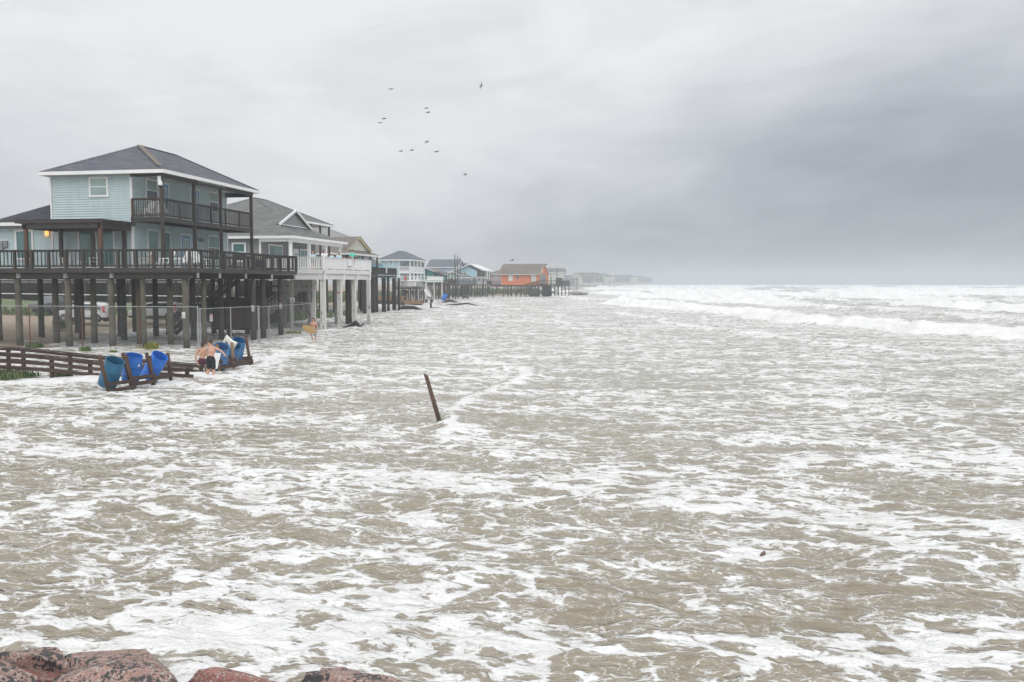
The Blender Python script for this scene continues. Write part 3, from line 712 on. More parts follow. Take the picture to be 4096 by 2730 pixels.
def rocking_chair(x,y,z,rz,label):
    r=thing('rocking_chair',(x,y,z),label,'rocking chair','white rocking chairs under the pergola',rz)
    def P(a,b,c): return (x+a,y+b,z+c)
    m=MB(); 
    for k in range(6): m.bar(P(-.27,-.22+k*.085,.42-.012*k),P(.27,-.22+k*.085,.42-.012*k),.075,.02)
    m.build('seat',PLASTIC,r)
    m=MB()
    for k in range(6): a=(k-2.5)*.09; m.bar(P(a,.24,.40),P(a,.44,1.12),.055,.02,up=(0,1,0))
    m.bar(P(-.27,.43,1.1),P(.27,.43,1.1),.03,.07); m.bar(P(-.27,.28,.52),P(.27,.28,.52),.03,.06); m.build('backrest',PLASTIC,r)
    for s in(-1,1):
        m=MB(); m.bar(P(s*.31,-.32,.64),P(s*.31,.34,.62),.1,.025); m.build('armrest',PLASTIC,r)
        m=MB(); m.bar(P(s*.29,-.24,.06),P(s*.29,-.26,.64),.04); m.build('leg',PLASTIC,r)
        m=MB(); m.bar(P(s*.29,.26,.06),P(s*.29,.34,.7),.04); m.build('leg',PLASTIC,r)
        m=MB(); pts=[P(s*.29,-.42+.12*k,.03+.0065*(k-4)**2) for k in range(9)]; m.tube(pts,.022,6); m.build('rocker',PLASTIC,r)
    return r
rocking_chair(-36.75,49.5,zd,R(-70),'white slatted rocking chair under the pergola, left one before the sliding door')
rocking_chair(-34.75,49.6,zd,R(-72),'white slatted rocking chair under the pergola, right one near the house corner')
r=thing('side_table',(-35.75,49.7,zd),'small white side table between the two rocking chairs','table')
m=MB(); m.box(-36.0,-35.5,49.5,49.9,zd+.42,zd+.46); m.build('table_top',PLASTIC,r)
for a in(-35.97,-35.53):
    for b_ in (49.53,49.87): m=MB(); m.bar((a,b_,zd),(a,b_,zd+.42),.04); m.build('leg',PLASTIC,r)
r=thing('patio_table',(-31.9,50.5,zd),'black metal patio table beside the beige chair on the blue house deck','table')
m=MB(); m.box(-32.5,-31.5,50.2,50.9,zd+.68,zd+.72); m.build('table_top',BLACK,r)
for a in(-32.4,-31.6):
    for b_ in (50.28,50.8): m=MB(); m.bar((a,b_,zd),(a,b_,zd+.69),.05); m.build('leg',BLACK,r)
def grill(x,y,z,label,lid=TANLID):
    r=thing('barbecue_grill',(x,y,z),label,'grill')
    m=MB(); m.box(x-.35,x+.35,y-.25,y+.25,z+.12,z+.75); m.build('cabinet',BLACK,r)
    m=MB(); m.prism([(y-.27,z+.78),(y-.27,z+.98),(y-.15,z+1.12),(y+.2,z+1.14),(y+.27,z+.95),(y+.27,z+.78)],'x',x-.36,x+.36); l=m.build('lid',BLACK,r)
    m=MB(); m.box(x-.3,x+.3,y-.285,y-.272,z+.84,z+1.0); m.build('lid_panel',lid,l); 
    m=MB(); m.box(x+.37,x+.75,y-.22,y+.22,z+.78,z+.81); m.build('side_shelf',BLACK,r)
    for a in (-.3,.3):
        m=MB(); m.tube([(x+a,y-.2,z+.06),(x+a+.04,y-.2,z+.06)],.06,10); m.build('wheel',BLACK,r)
        m=MB(); m.bar((x+a,y+.2,z),(x+a,y+.2,z+.12),.05); m.build('leg',BLACK,r)
    return r
grill(-28.6,59.3,zd,'black barbecue grill with tan lid panel near the far end of the blue house deck')
for (x,y,lb) in ((-31.6,57.5,'dark metal bench against the blue wall beside the lower door'),):
    r=thing('bench',(x,y,zd),lb,'bench'); m=MB(); m.box(x-.25,x+.2,y-.7,y+.7,zd+.42,zd+.46); m.build('seat',BLACK,r)
    m=MB(); m.bar((x-.28,y-.7,zd+.9),(x-.28,y+.7,zd+.9),.04,.08); m.bar((x-.27,y-.7,zd+.62),(x-.27,y+.7,zd+.62),.03,.08); m.build('backrest',BLACK,r)
    for b_ in(-.65,.65):
        for a in (-.22,.16): m=MB(); m.bar((x+a,y+b_,zd),(x+a,y+b_,zd+(.9 if a<0 else .42)),.05); m.build('leg',BLACK,r)
# ---------------------------------------------------------------- chain link fence
WIRE=mat_simple('dull_fence_wire',(.13,.135,.13),(.20,.20,.20),.6,12)
def chainlink(pts,h,label,gate=None,zb=-.25,pr=.04,step=.085,name='chain_link_fence',postmat=None,rows=None):
    x0,y0=pts[0]; r=thing(name,(x0,y0,0),label,'fence','chain link fences by the blue house')
    for k in range(len(pts)-1):
        a=Vector((pts[k][0],pts[k][1],0)); b=Vector((pts[k+1][0],pts[k+1][1],0)); L=(b-a).length; d=(b-a)/L; u=Vector((0,0,1))
        m=MB(); m.tube([a+u*h,b+u*h],.022,6); m.build('top_rail',STEEL,r)
        m=MB(); sd=d.cross(u); hh=h-zb; w=.0021
        n=int((L+hh)/step)
        for i in range(n):
            s=i*step
            for sg in (1,-1):
                # diagonal from bottom at s to the top at s-hh (45 degrees), clipped to the panel
                t0=max(0,s-L); t1=min(hh,s)
                if t1<=t0: continue
                p=a+d*(s-t0)+u*(zb+t0); q=a+d*(s-t1)+u*(zb+t1)
                if sg<0: p=a+d*(L-(s-t0))+u*(zb+t0); q=a+d*(L-(s-t1))+u*(zb+t1)
                o=sd*(.004*sg); e=Vector((0,0,1)).cross(q-p).normalized(); e2=(q-p).normalized().cross(sd).normalized()
                v=[p+o+e2*w,p+o-e2*w,q+o-e2*w,q+o+e2*w]
                m.add(v,[(0,1,2,3)])
        m.build('mesh_panel',WIRE,r,recalc=False)
        np_=max(1,round(L/3.5)); n_seg=len(pts)-1
        for i in range(np_+(1 if k==len(pts)-2 else 0)):
            p=a.lerp(b,i/np_); corner=(i==0) or (i==np_); m=MB(); m.tube([(p.x,p.y,-1),(p.x,p.y,h+(.06 if corner else 0))],.045 if corner and (i or k in(0,)and postmat) else .035,8); m.build('post',STEEL if (i==np_ or postmat) else RUST,r)
    return r
chainlink([(-45.3,48.0),(-41.8,48.0),(-38.22,48.0),(-34.66,48.0),(-30.9,48.0),(-27.1,48.0)],2.5,'long chain link fence standing in front of the pilings of the blue house')
chainlink([(-27.05,48.15),(-26.4,54.38)],2.38,'chain link fence running seaward side from the corner post to the gate',postmat=STEEL)
chainlink([(-26.4,54.5),(-26.5,56.15),(-26.9,60.9),(-26.95,64.6)],2.32,'chain link fence past the narrow gate, ending beside the white deck posts',postmat=STEEL)
chainlink([(-32.5,64.9),(-27.0,64.9)],2.4,'chain link fence crossing from under the blue house to the white posts')
# ---------------------------------------------------------------- low timber walkway rails
def plank_rail(pts,posts,label,n=3,drop=.25,name='timber_railing'):
    """pts: xyz along the top; posts: (x,y,ztop)"""
    r=thing(name,(pts[0][0],pts[0][1],0),label,'railing','low timber railings of the beach walkway')
    for k in range(len(pts)-1):
        a=Vector(pts[k]);b=Vector(pts[k+1]); u=Vector((0,0,1))
        m=MB(); m.bar(a,b,.15,.04); m.build('cap_rail',BROWN,r)
        for i in range(n):
            m=MB(); o=-.1-i*drop; m.bar(a+u*o,b+u*o,.035,.15 if i else .12); m.build('side_board',BROWN,r)
    for p in posts:
        m=MB(); m.bar((p[0],p[1],-1.0),(p[0],p[1],p[2]-.02),.13,.13,up=(0,1,0)); m.build('post',BROWNV if 0 else BROWN,r)
    return r
plank_rail([(-33.5,32.2,1.32),(-25.11,32.6,.90),(-23.55,33.0,.70),(-19.12,33.4,.41)],[(-28.6,32.42,1.0),(-25.11,32.75,.88),(-23.6,33.1,.68),(-21.3,33.3,.52),(-19.45,33.5,.40)],'nearer low timber railing, its end post standing in surf left of the bathers')
plank_rail([(-33.0,34.9,1.08),(-28.4,34.85,1.05),(-24.6,35.35,.66),(-20.1,36.0,.30)],[(-28.95,34.95,1.0),(-28.2,34.95,1.0),(-26.1,35.25,.8),(-23.2,35.6,.55),(-20.25,36.05,.28)],'farther low timber railing with the seated bather on its end')
# ---------------------------------------------------------------- drums in their racks
def mat_drum(name,c):
    m,t,b=newmat(name); P=t.node('ShaderNodeNewGeometry').outputs['Position']
    n=t.noise(P,3,5,.65); st=t.noise(t.mapping(P,scale=(9,9,1)),1.5,4,.7)
    cc=t.mix(t.mr(n,.35,.7),c,tuple(min(1,v*1.35+.01) for v in c)); cc=t.mix(t.mr(st,.62,.75,0,.4),cc,(.10,.13,.15))
    t.put(b.inputs['Base Color'],cc); b.inputs['Roughness'].default_value=.42; b.inputs['Subsurface Weight'].default_value=0
    return m
def drum(base,axis,label,mat,L=.9,r=.29):
    base=Vector(base); ax=Vector(axis).normalized(); o=thing('plastic_drum',base,label,'barrel','blue plastic drums used as bins')
    q=Vector((0,0,1)).rotation_difference(ax).to_matrix()
    prof=[(0,0),(r*.8,0),(r*.93,.02),(r*.98,.06),(r*1.0,.3*L),(r*1.025,.31*L),(r*1.025,.33*L),(r*1.0,.34*L),(r*1.01,.62*L),(r*1.03,.63*L),(r*1.03,.65*L),(r*1.0,.66*L),(r*.98,.93*L),(r*.94,.95*L),(r*.94,.965*L),(r*1.0,.97*L),(r*1.0,L),(r*.93,L),(r*.92,.9*L),(r*.92,.05),(0,.05)]
    n=28; vs=[];fs=[]
    for (rr,z) in prof:
        for k in range(n):
            a=2*math.pi*k/n; vs.append(base+q@Vector((rr*math.cos(a),rr*math.sin(a),z)))
    for i in range(len(prof)-1):
        for k in range(n):
            a=i*n+k;b=i*n+(k+1)%n; fs.append((a,b,b+n,a+n))
    m=MB(); m.add(vs,fs); d=m.build('drum_body',mat,o,smooth=True); 
    md=d.modifiers.new('es','EDGE_SPLIT'); md.split_angle=R(40)
    return o,q
def rack(a,b,lean,zt,label,low=True,mats=None,bars=((.28,.10),(.05,.10))):
    """two slanting posts a,b (xy at the water), lean: xy shift of the tops"""
    mats=mats or BROWNV; r=thing('drum_rack',(a[0],a[1],0),label,'rack','timber racks holding the drums')
    for p in (a,b):
        m=MB(); z0=-.6; k=(0-z0)/(zt-z0); A=Vector((p[0]-lean[0]*.45,p[1]-lean[1]*.45,z0)); B=Vector((p[0]+lean[0],p[1]+lean[1],zt)); m.bar(A,B,.10,.10,up=(0,1,0)); m.build('post',mats,r)
    for z,w in bars:
        f=z/zt; m=MB(); o=Vector((lean[0]*f+.07,lean[1]*f,z)); A=Vector((a[0],a[1],0)); B=Vector((b[0],b[1],0)); d=(B-A).normalized()*.12; m.bar(A+o-d,B+o+d,.04,w+.03); m.build('cross_bar',BROWN,r)
    return r
D_T=mat_drum('drum_teal_blue',(.008,.105,.20)); D_B=mat_drum('drum_bright_blue',(.008,.115,.42)); D_C=mat_drum('drum_vivid_blue',(.008,.14,.52)); D_F=mat_drum('drum_faded_blue',(.04,.145,.32)); D_G=mat_drum('drum_dull_blue',(.012,.11,.26))
FOAMB=mat_simple('white_foam_block',(.74,.73,.66),(.80,.79,.72),.8,3)
drum((-20.14,29.16,.16),(.42,-.12,.84),'teal-blue plastic drum tilted in the nearest rack, leftmost of the row',D_T,L=1.05,r=.34)
rack((-19.62,28.52),(-19.42,29.62),(-.34,.0),1.32,'brown timber rack around the leftmost teal drum')
drum((-20.08,30.5,.16),(.26,-.12,.9),'bright blue plastic drum with a small white sticker, second from the left',D_B,L=1.06,r=.325)
m=MB(); m.cbox((-19.50,30.20,.80),(.02,.06,.09),Matrix.Rotation(R(25),3,'Y')); tag(m.build('sticker',PLASTIC),'small white sticker on the bright blue drum','sticker')
rack((-19.52,29.85),(-19.36,30.95),(-.32,.05),1.22,'brown timber rack with two slanted cross boards around the second drum',bars=((.34,.12),(.14,.12)))
drum((-20.15,31.80,.2),(.60,-.14,.78),'vivid blue plastic drum leaning far over, third from the left',D_C,L=1.08,r=.325)
rack((-19.5,31.1),(-19.55,32.45),(-.12,.0),1.10,'dark timber rack around the third vivid blue drum',bars=((.22,.14),))
drum((-19.80,36.75,.12),(.34,-.34,.84),'faded blue plastic drum beside the standing bather, fourth from the left',D_F,L=1.12,r=.34)
rack((-19.45,36.2),(-19.35,37.35),(-.12,.05),1.2,'tan timber rack around the faded blue drum next to the bathers',mats=TAN,bars=((.42,.13),(.16,.13)))
drum((-20.25,38.7,.18),(.42,-.36,.80),'blue plastic drum with a white block stuck in its mouth, fifth from the left',D_G,L=1.0,r=.33)
rack((-19.95,38.2),(-19.62,39.5),(-.22,.05),1.22,'dark timber rack around the drum with the white block',bars=((.12,.2),))
drum((-21.15,41.0,.15),(.34,-.30,.84),'dull blue plastic drum at the far right end of the row',D_G,L=1.05,r=.33)
rack((-21.0,40.4),(-20.75,41.7),(-.24,.05),1.25,'dark timber rack at the far right end of the drum row',bars=((.12,.16),))
# white foam blocks
def slab(name,c,dims,rot,label,cat,mat,bend=.06):
    m=MB(); n=8; vs=[];fs=[]
    for i in range(n+1):
        u=i/n-.5
        for (b_,e_) in((-.5,-.5),(.5,-.5),(.5,.5),(-.5,.5)):
            v=Vector((u*dims[0],b_*dims[1],e_*dims[2]+bend*(4*u*u-1)*1.0)); vs.append(rot@v+Vector(c))
    for i in range(n):
        for k in range(4): a=i*4+k;b=i*4+(k+1)%4; fs.append((a,b,b+4,a+4))
    fs+= [(0,1,2,3),(n*4+3,n*4+2,n*4+1,n*4)]
    m.add(vs,fs); return tag(m.build(name,mat),label,cat)
q=Matrix.Rotation(R(35),3,'Y')@Matrix.Rotation(R(15),3,'X')
slab('foam_block',(-20.0,38.25,1.12),(.62,.12,.44),q,'white curved block sticking out of the fifth blue drum','foam block',FOAMB)
slab('torn_panel',(-19.62,36.12,.52),(.42,.05,.72),Matrix.Rotation(R(14),3,'Y'),'white curved panel caught between the standing bather and the faded drum','panel',PLASTIC,.05)
# ---------------------------------------------------------------- leaning post and floating bits
m=MB(); a=Vector((-6.02,23.75,-.5)); b=Vector((-6.62,23.95,1.38)); ax=(b-a).normalized()
m.bar(a,b,.125,.075,up=(0.5,-.85,0)); 
m.add([],[])
pst=m.build('leaning_post',BROWNV,bevel=.006); tag(pst,'single brown timber post leaning to the left in open foamy water','post')
# slanted sawn top
me=pst.data
top=sorted(me.vertices,key=lambda v:-v.co.z)[:4]
for v in top:
    if v.co.x>sum(w.co.x for w in top)/4: v.co.z-=.10
# ================================================================ camera maths for far things: a point on the plane y = const seen near the given picture spot
_f=3530.; _p=math.atan(232/_f); _yw=R(9.846)
_F=Vector((-math.sin(_yw)*math.cos(_p),math.cos(_yw)*math.cos(_p),-math.sin(_p))); _R=Vector((math.cos(_yw),math.sin(_yw),0)); _U=_R.cross(_F)
def ray(px,py): return _F+_R*((px-2048)/_f)+_U*((1365-py)/_f)
def YP(px,py,y): d=ray(px,py); t_=y/d.y; return (d.x*t_,3.9+d.z*t_)
def XY(px,y): return YP(px,1133,y)[0]
def ZY(px,py,y): return YP(px,py,y)[1]
def YX(px,x): d=ray(px,1133); return d.y*x/d.x
# ================================================================ house 2: grey cottage with the white deck
H=thing('beach_house',(-33,77,0),'grey stilt cottage with white porch posts and big white deck, next to the blue house','house','stilt houses along the shore')
z2=5.03
mb=MB(); mb.box(-46,-34.45,71.65,83.7,z2,7.7); wl=mb.build('wall',GREY,H)
mb=MB(); siding(mb,'f',71.6,-46,-34.5,z2,7.66,lap=.16); siding(mb,'s',-34.4,71.7,83.7,z2,7.66,lap=.16); mb.build('siding',GREY,wl)
for q_ in ((-34.52,-34.38,71.5,71.64),(-34.5,-34.38,83.64,83.78)):
    mb=MB(); mb.box(*q_,z2,7.66); mb.build('corner_board',WHITE,wl)
rf=hip_roof(H,-48,-31.1,71.0,83.8,7.9,.41,SH_GREY,gable=-33.95)
gx=-33.95; dy=2.85; zg=7.9+.41*dy; zr=7.9+.41*6.4
mb=MB(); mb.prism([(71.0+dy+.25,zg+.05),(83.8-dy-.25,zg+.05),(77.4,zr-.12)],'x',gx+.02,gx+.05); mb.build('gable_wall',GREY,rf)
mb=MB(); 
mb.bar((gx+.3,71.0+dy-.1,zg-.02),(gx+.3,77.4,zr+.05),.12,.2,up=(0,0,1)); mb.bar((gx+.3,83.8-dy+.1,zg-.02),(gx+.3,77.4,zr+.05),.12,.2); mb.bar((gx+.08,71.3+dy,zg+.06),(gx+.08,83.5-dy,zg+.06),.05,.08)
mb.build('rake_board',WHITE,rf)
mb=MB(); mb.add([(gx-.2,71.0+dy,zg+.04),(gx+.36,71.0+dy-.1,zg+.06),(gx+.36,77.4,zr+.12),(gx-.2,77.4,zr+.03),(gx+.36,83.8-dy+.1,zg+.06),(gx-.2,83.8-dy,zg+.04)],[(0,1,2,3),(3,2,4,5)]); mb.build('gable_overhang',SH_GREY,rf)
window(H,'f',71.6,-37.05,-35.75,5.75,7.4,sash=1,glass=GL_TEAL,low=GL_DARK,fw=.14)
window(H,'s',-34.4,73.0,75.8,5.3,7.32,sash=0,split=1,glass=GL_TEAL,fw=.12)
door(H,'s',-34.4,78.2,79.4,z2+.05,7.1,WHITE,glass=GL_PALE); window(H,'s',-34.4,79.75,81.9,5.2,7.15,sash=0,split=1,glass=GL_TEAL,fw=.12)
for y in (71.35,75.3,79.2,82.9):
    q=MB(); q.box(-31.74,-31.5,y,y+.24,z2,7.62); q.build('porch_post',WHITE,H)
mb=MB(); mb.box(-31.76,-31.48,71.2,83.5,7.42,7.72); mb.box(-34.4,-31.76,71.22,71.42,7.44,7.72); mb.build('porch_beam',WHITE,H)
mb=MB(); mb.ell((-32.4,77,7.7),(.1,.1,.05),nu=8,nv=5); mb.build('porch_light',PLASTIC,H)
GREYW=mat_simple('shaded_white_paint',(.34,.33,.30),(.46,.45,.41),.7,3,stretch=(3,3,.6))  # white paint greyed to carry the shade under the deck
wx=-27.7; wy0,wy1=69.06,80.75
mb=MB(); mb.box(-48,wx,wy0,71.6,z2-.05,z2); mb.box(-34.4,wx,71.6,wy1,z2-.051,z2-.001); dk=mb.build('deck_floor',WHITE,H)
mb=MB(); mb.box(-48,wx+.05,wy0-.05,wy0-.003,z2-.36,z2+.0); mb.box(wx+.003,wx+.05,wy0-.05,wy1+.05,z2-.36,z2+.002); mb.build('rim_board',RWHITE,dk)
mb=MB(); mb.box(-48,wx-.05,wy0+.02,wy0+.25,z2-.85,z2-.37); mb.box(wx-.35,wx-.1,wy0+.26,wy1,z2-.82,z2-.37); mb.build('deck_beam',RWHITE,dk)
for k,y in enumerate((69.2,73.6,77.2,80.6)): q=MB(); q.box(wx-.08,wx+.06,y-.12,y+.12,z2-.84,z2-.37); q.build('beam_end',WHITE,dk)
mb=MB(); 
for k in range(28): mb.box(-40,wx-.4,wy0+.5+k*.42,wy0+.55+k*.42,z2-.36,z2-.053)
mb.build('joists',PILED,dk)
for y in (73.6,77.2,80.4): q=MB(); q.box(-40,wx-.36,y-.12,y+.12,z2-.8,z2-.37); q.build('cross_beam',RWHITE,dk)
railing(H,(-34.5,wy0),(wx,wy0),z2,1.0,mat=WHITE,pmat=WHITE,pw=.14,ps=3.2,bs=.155,bw=.06,cap=.2,name='deck_railing')
railing(H,(wx,wy0),(wx,wy1),z2,1.0,mat=WHITE,pmat=WHITE,pw=.14,ps=2.4,bs=.135,bw=.05,cap=.2,name='deck_railing',ends=(False,True))
for x,y,r_ in ((-27.92,69.4,.19),(-28.08,73.6,.18),(-28.03,77.1,.17),(-27.75,80.3,.16),(-29.7,71.8,.12),(-31.6,71.5,.13),(-31.6,75.3,.12),(-34.3,71.6,.14),(-37.2,71.6,.14),(-34.3,76,.12),(-31,80.3,.12)):
    pile(H,x,y,z2-.82,r_,PEEL if x>-30.5 else GREYW,square=True)
for x,y in ((-31.8,86),(-30.6,83.0),(-33.5,83.3),(-37,77),(-40,72),(-40,78),(-37.5,83.5),(-29.6,79.5)): pile(H,x,y,z2-.4,.16,PILED)
stairs(H,(-36.2,73.2,.3),(-31.2,74.8,4.4),1.1,GREYW,(0,1,0),railmat=GREYW)
mb=MB()
for k in range(2): mb.bar((-34.0,72.9,3.9-k*.55),(-29.9-.35*k,72.9,3.9-k*.55),.05,.38)
mb.build('stair_board',GREYW,H)
mb=MB(); mb.box(-40.2,-36.5,80.5,82,0.4,3.6); mb.build('storage_room',PILED,H)
def small_sign(x,y,z,label,red=True,w=.28,h=.5): return pile_sign(x,y,z,w,h,label,top=REDP if red else None,mark=BLACK)
small_sign(-28.05,73.38,2.7,'red and white sign hanging under the middle of the white deck',h=.42)
small_sign(-27.95,76.9,1.0,'small red topped sign low on the third white seaward post',w=.14,h=.5)
for (x,y,z,lb) in ((-30.3,79.4,1.6,'small red topped sign on a dark pile behind the first white post'),):
    small_sign(x,y,z,lb,w=.16)
small_sign(-31.4,71.2,2.25,'blank white plate on a stick behind the chain link fence',False,w=.45,h=.42)
r=thing('notice_board',(-27.6,74.9,5.5),'blank white notice plate mounted on the seaward white deck railing','sign'); m=MB(); m.box(-27.62,-27.58,74.4,75.3,5.42,5.98); m.build('plate',PLASTIC,r); m=MB(); m.box(-27.6,-27.55,74.4,75.35,5.36,5.40); m.build('ledge',GREYB,r)
# timbers adrift below the white deck
m=MB(); m.tube([(-28.6,69.9,-.3),(-28.9,69.6,.8),(-29.5,69.2,2.1)],[.09,.1,.05],6); tag(m.build('driftwood',BROWNV),'brown broken timber leaning on the corner post of the white deck','driftwood',group='driftwood in the shallows')
m=MB(); m.tube([(-27.6,73,.03),(-27.1,73.3,.15),(-26.6,73.5,.42),(-26.3,73.8,.1),(-26.0,74,.35)],[.1,.16,.28,.12,.05],6); tag(m.build('driftwood',BLACK),'black hump of debris at the foot of the second white post','driftwood',group='driftwood in the shallows')
# ================================================================ generic stilt house for the ones farther off
def stilt_house(label,x0,x1,y0,y1,zf,ze,wall,roof,kind='hip',pitch=.5,over=.45,rz=0,wins_f=(),wins_s=(),trim=None,pm=None,gz=0.,porch=None,deck=None,name='beach_house',piles=(3,3),glass=None,pr=.16,axis='y',group='stilt houses along the shore',railmat=None,railsp=.3,decksides='fs',cat='house'):
    cx,cy=(x0+x1)/2,(y0+y1)/2; trim=trim or WHITE
    H=thing(name,(cx,cy,0),label,cat,group,rz)
    px1=porch if porch else x1      # wall stops short of the sea-side eave when there is a porch
    mb=MB(); mb.box(x0,px1,y0,y1,zf,ze-.05); w=mb.build('wall',wall,H)
    for q_ in ((px1-.12,px1+.02,y0-.03,y0+.1),(x0-.02,x0+.12,y0-.03,y0+.1)):
        mb=MB(); mb.box(*q_,zf,ze-.1); mb.build('corner_board',trim,w)
    if kind=='hip': hip_roof(H,x0-over,x1+over,y0-over,y1+over,ze,pitch,roof,fascia=trim)
    else:
        r_=gable_roof(H,x0-over,x1+over,y0-over,y1+over,ze,pitch,roof,axis=axis,fascia=trim)
        m=MB()
        if axis=='y':
            hh=pitch*(px1-x0)/2; 
            for q0,q1 in ((y0,y0+.1),(y1-.1,y1)): m.prism([(x0,ze-.06),((x0+px1)/2,ze+hh-.05+over*pitch-.15),(px1,ze-.06)],'y',q0,q1)
        else:
            hh=pitch*(y1-y0)/2
            for q0,q1 in ((x0,x0+.1),(px1-.1,px1)): m.prism([(y0,ze-.06),((y0+y1)/2,ze+hh-.05+over*pitch-.15),(y1,ze-.06)],'x',q0,q1)
        m.build('gable_wall',wall,w)
    for a0,a1,b0,b1,*s in wins_f: window(H,'f',y0,a0,a1,b0,b1,sash=1,glass=s[0] if s else (glass or GL_TEAL),fw=.12,off=0,frame=trim)
    for a0,a1,b0,b1,*s in wins_s: window(H,'s',px1,a0,a1,b0,b1,sash=1,glass=s[0] if s else (glass or GL_TEAL),fw=.12,off=0,frame=trim)
    if porch:
        n=max(2,round((y1-y0)/3))
        for i in range(n+1):
            y=y0+(y1-y0-.18)*i/n; q=MB(); q.box(x1-.1,x1+.1,y,y+.18,zf,ze-.12); q.build('porch_post',trim if pm is None else pm,H)
    fx0,fx1,fy0,fy1=x0,x1,y0,y1
    if deck:
        dx0,dx1,dy0,dy1,dz,dm=deck; rm=railmat or dm
        mb=MB(); mb.box(dx0,dx1,dy0,dy1,dz-.3,dz-.02); d=mb.build('deck',dm,H)
        if 'f' in decksides: railing(d,(dx0,dy0),(dx1,dy0),dz,1.0,mat=rm,posts=False,bs=railsp,bw=.06)
        if 's' in decksides: railing(d,(dx1,dy0),(dx1,dy1),dz,1.0,mat=rm,posts=False,bs=railsp,bw=.06)
        fx1=max(fx1,dx1); fy0=min(fy0,dy0)
    mb=MB(); mb.box(x0+.1,x1-.1,y0+.1,y1-.1,zf-.35,zf-.01); mb.build('floor_frame',pm or PILED,H)
    nx,ny=piles
    zt=min(zf,deck[4] if deck else zf)-.3
    for i in range(nx):
        for j in range(ny):
            x=fx0+.3+(fx1-fx0-.6)*i/max(1,nx-1); y=fy0+.3+(fy1-fy0-.6)*j/max(1,ny-1)
            pile(H,x,y,zt,pr,pm or PILED,z0=gz-.8,n=6)
    return H
# two-storey house behind the grey cottage (upper hip roof and porch post show)
stilt_house('two-storey house with grey shingle hip roof and green hip cap, behind the grey cottage',-51.5,-40.6,88.9,103.2,5,10.9,GREY,SH_GREY,pitch=.45,porch=-42.8,pm=DECKV,trim=WHITE,piles=(4,4))
# house 3: brown roof, yellow gable trim, dark deck
H3=stilt_house('tan stilt house with brown shingle roof, yellow gable trim and dark wood deck',-54,-41.2,110.7,123.2,4.95,7.8,CREAM,SH_BROWN,pitch=.40,over=.5,porch=-44.0,pm=DECKV,deck=(-46,-37.6,107.7,121,4.95,DECK),piles=(5,4),pr=.2,railsp=.2,wins_s=((113,114.4,5.6,7.2),(117,118.3,5.1,7.2)))
for y_,x_ in ((107.9,-37.8),(111.2,-37.8),(116,-37.9),(121,-38)): pile(H3,x_,y_,4.6,.24,DECKV if y_>110 else PILED,square=True)
mb=MB(); gx=-41.9; ym=116.95; zr=10.1
mb.prism([(ym-4.4,8.35),(ym+4.4,8.35),(ym,zr-.15)],'x',gx-3,gx); g_=mb.build('gable_wall',CREAM,H3)
mb=MB(); mb.bar((gx+.15,ym-4.8,8.3),(gx+.15,ym,zr+.05),.3,.25); mb.bar((gx+.15,ym+4.8,8.3),(gx+.15,ym,zr+.05),.3,.25); mb.build('rake_board',YELLOW,g_)
mb=MB(); mb.add([(gx-5,ym-4.9,8.42),(gx+.4,ym-4.9,8.42),(gx+.4,ym,zr+.2),(gx-5,ym,zr+.2),(gx+.4,ym+4.9,8.42),(gx-5,ym+4.9,8.42)],[(0,1,2,3),(3,2,4,5)]); mb.build('gable_overhang',SH_BROWN,g_)
stilt_house('tall house with bleached patchy grey shingle roof behind the brown roofed house',-64,-50.2,124,139,5,10.9,CREAM,SH_PALE,pitch=.45,porch=-52.2,pm=DECKV,piles=(3,3))
for k,(x_,y_,z_) in enumerate(((-37.55,109.2,5.25),(-37.55,116.1,5.25))):
    r=thing('thermometer_plate',(x_,y_,z_),('left' if k==0 else 'right')+' of two narrow white plates on the dark wood deck railing','sign','narrow plates on the dark railing'); m=MB(); m.box(x_,x_+.05,y_-.2,y_+.2,z_+.0,z_+.7); m.build('plate',PLASTIC,r); m=MB(); m.box(x_+.051,x_+.06,y_-.1,y_+.1,z_+.05,z_+.6); m.build('print',mat_simple('pale_print_%d'%k,(.35,.40,.48),rough=.5),r)
stilt_house('white cottage with turquoise trimmed roof half hidden by the dark wood deck',-47.5,-44.2,128,133,5.2,6.6,CREAM,SH_GREY,kind='gable',pitch=.75,axis='y',trim=mat_simple('turquoise_trim',(.05,.28,.40)),piles=(3,3))
# pale blue house with white balconies
y0=190; xa,xb=XY(1519,y0),XY(1598,y0); xp=XY(1640,y0); ze=ZY(1598,1040,y0); zf=ZY(1598,1124,y0); zm=ZY(1640,1085,y0)
H4=stilt_house('light blue two-storey house with stacked white balconies and white outside stairs',xa,xp,y0,y0+12,zf,ze,LBLUE,SH_SLATE,pitch=.52,over=.5,porch=xb,pm=WHITE,gz=.8,deck=(xb-1,XY(1706,y0-3),y0-3,y0+12,zf,WHITE),piles=(4,3),pr=.14,wins_f=((XY(1556,y0),XY(1572,y0),ZY(1560,1062,y0),ZY(1560,1041,y0),GL_PALE),),wins_s=((y0+1.5,y0+2.8,zm+.3,ze-.5),(y0+1.5,y0+2.8,zf+.6,zm-.6),(y0+5,y0+6.2,zm+.1,ze-.5),(y0+5,y0+6.2,zf+.1,zm-.6)))
mb=MB(); mb.box(xb,xp,y0-.0,y0+12,zm-.45,zm-.02); b_=mb.build('balcony',WHITE,H4)
railing(b_,(xb,y0-.05),(xp,y0-.05),zm,1.05,mat=WHITE,posts=False,bs=.2,bw=.06); railing(b_,(xp,y0),(xp,y0+12),zm,1.05,mat=WHITE,posts=False,bs=.2,bw=.06)
sx0=XY(1668,y0-3.5); stairs(H4,(XY(1722,y0-3.5),y0-4.2,.9),(sx0,y0-4.2,zf-.1),1.2,WHITE,(0,1,0),n=16)
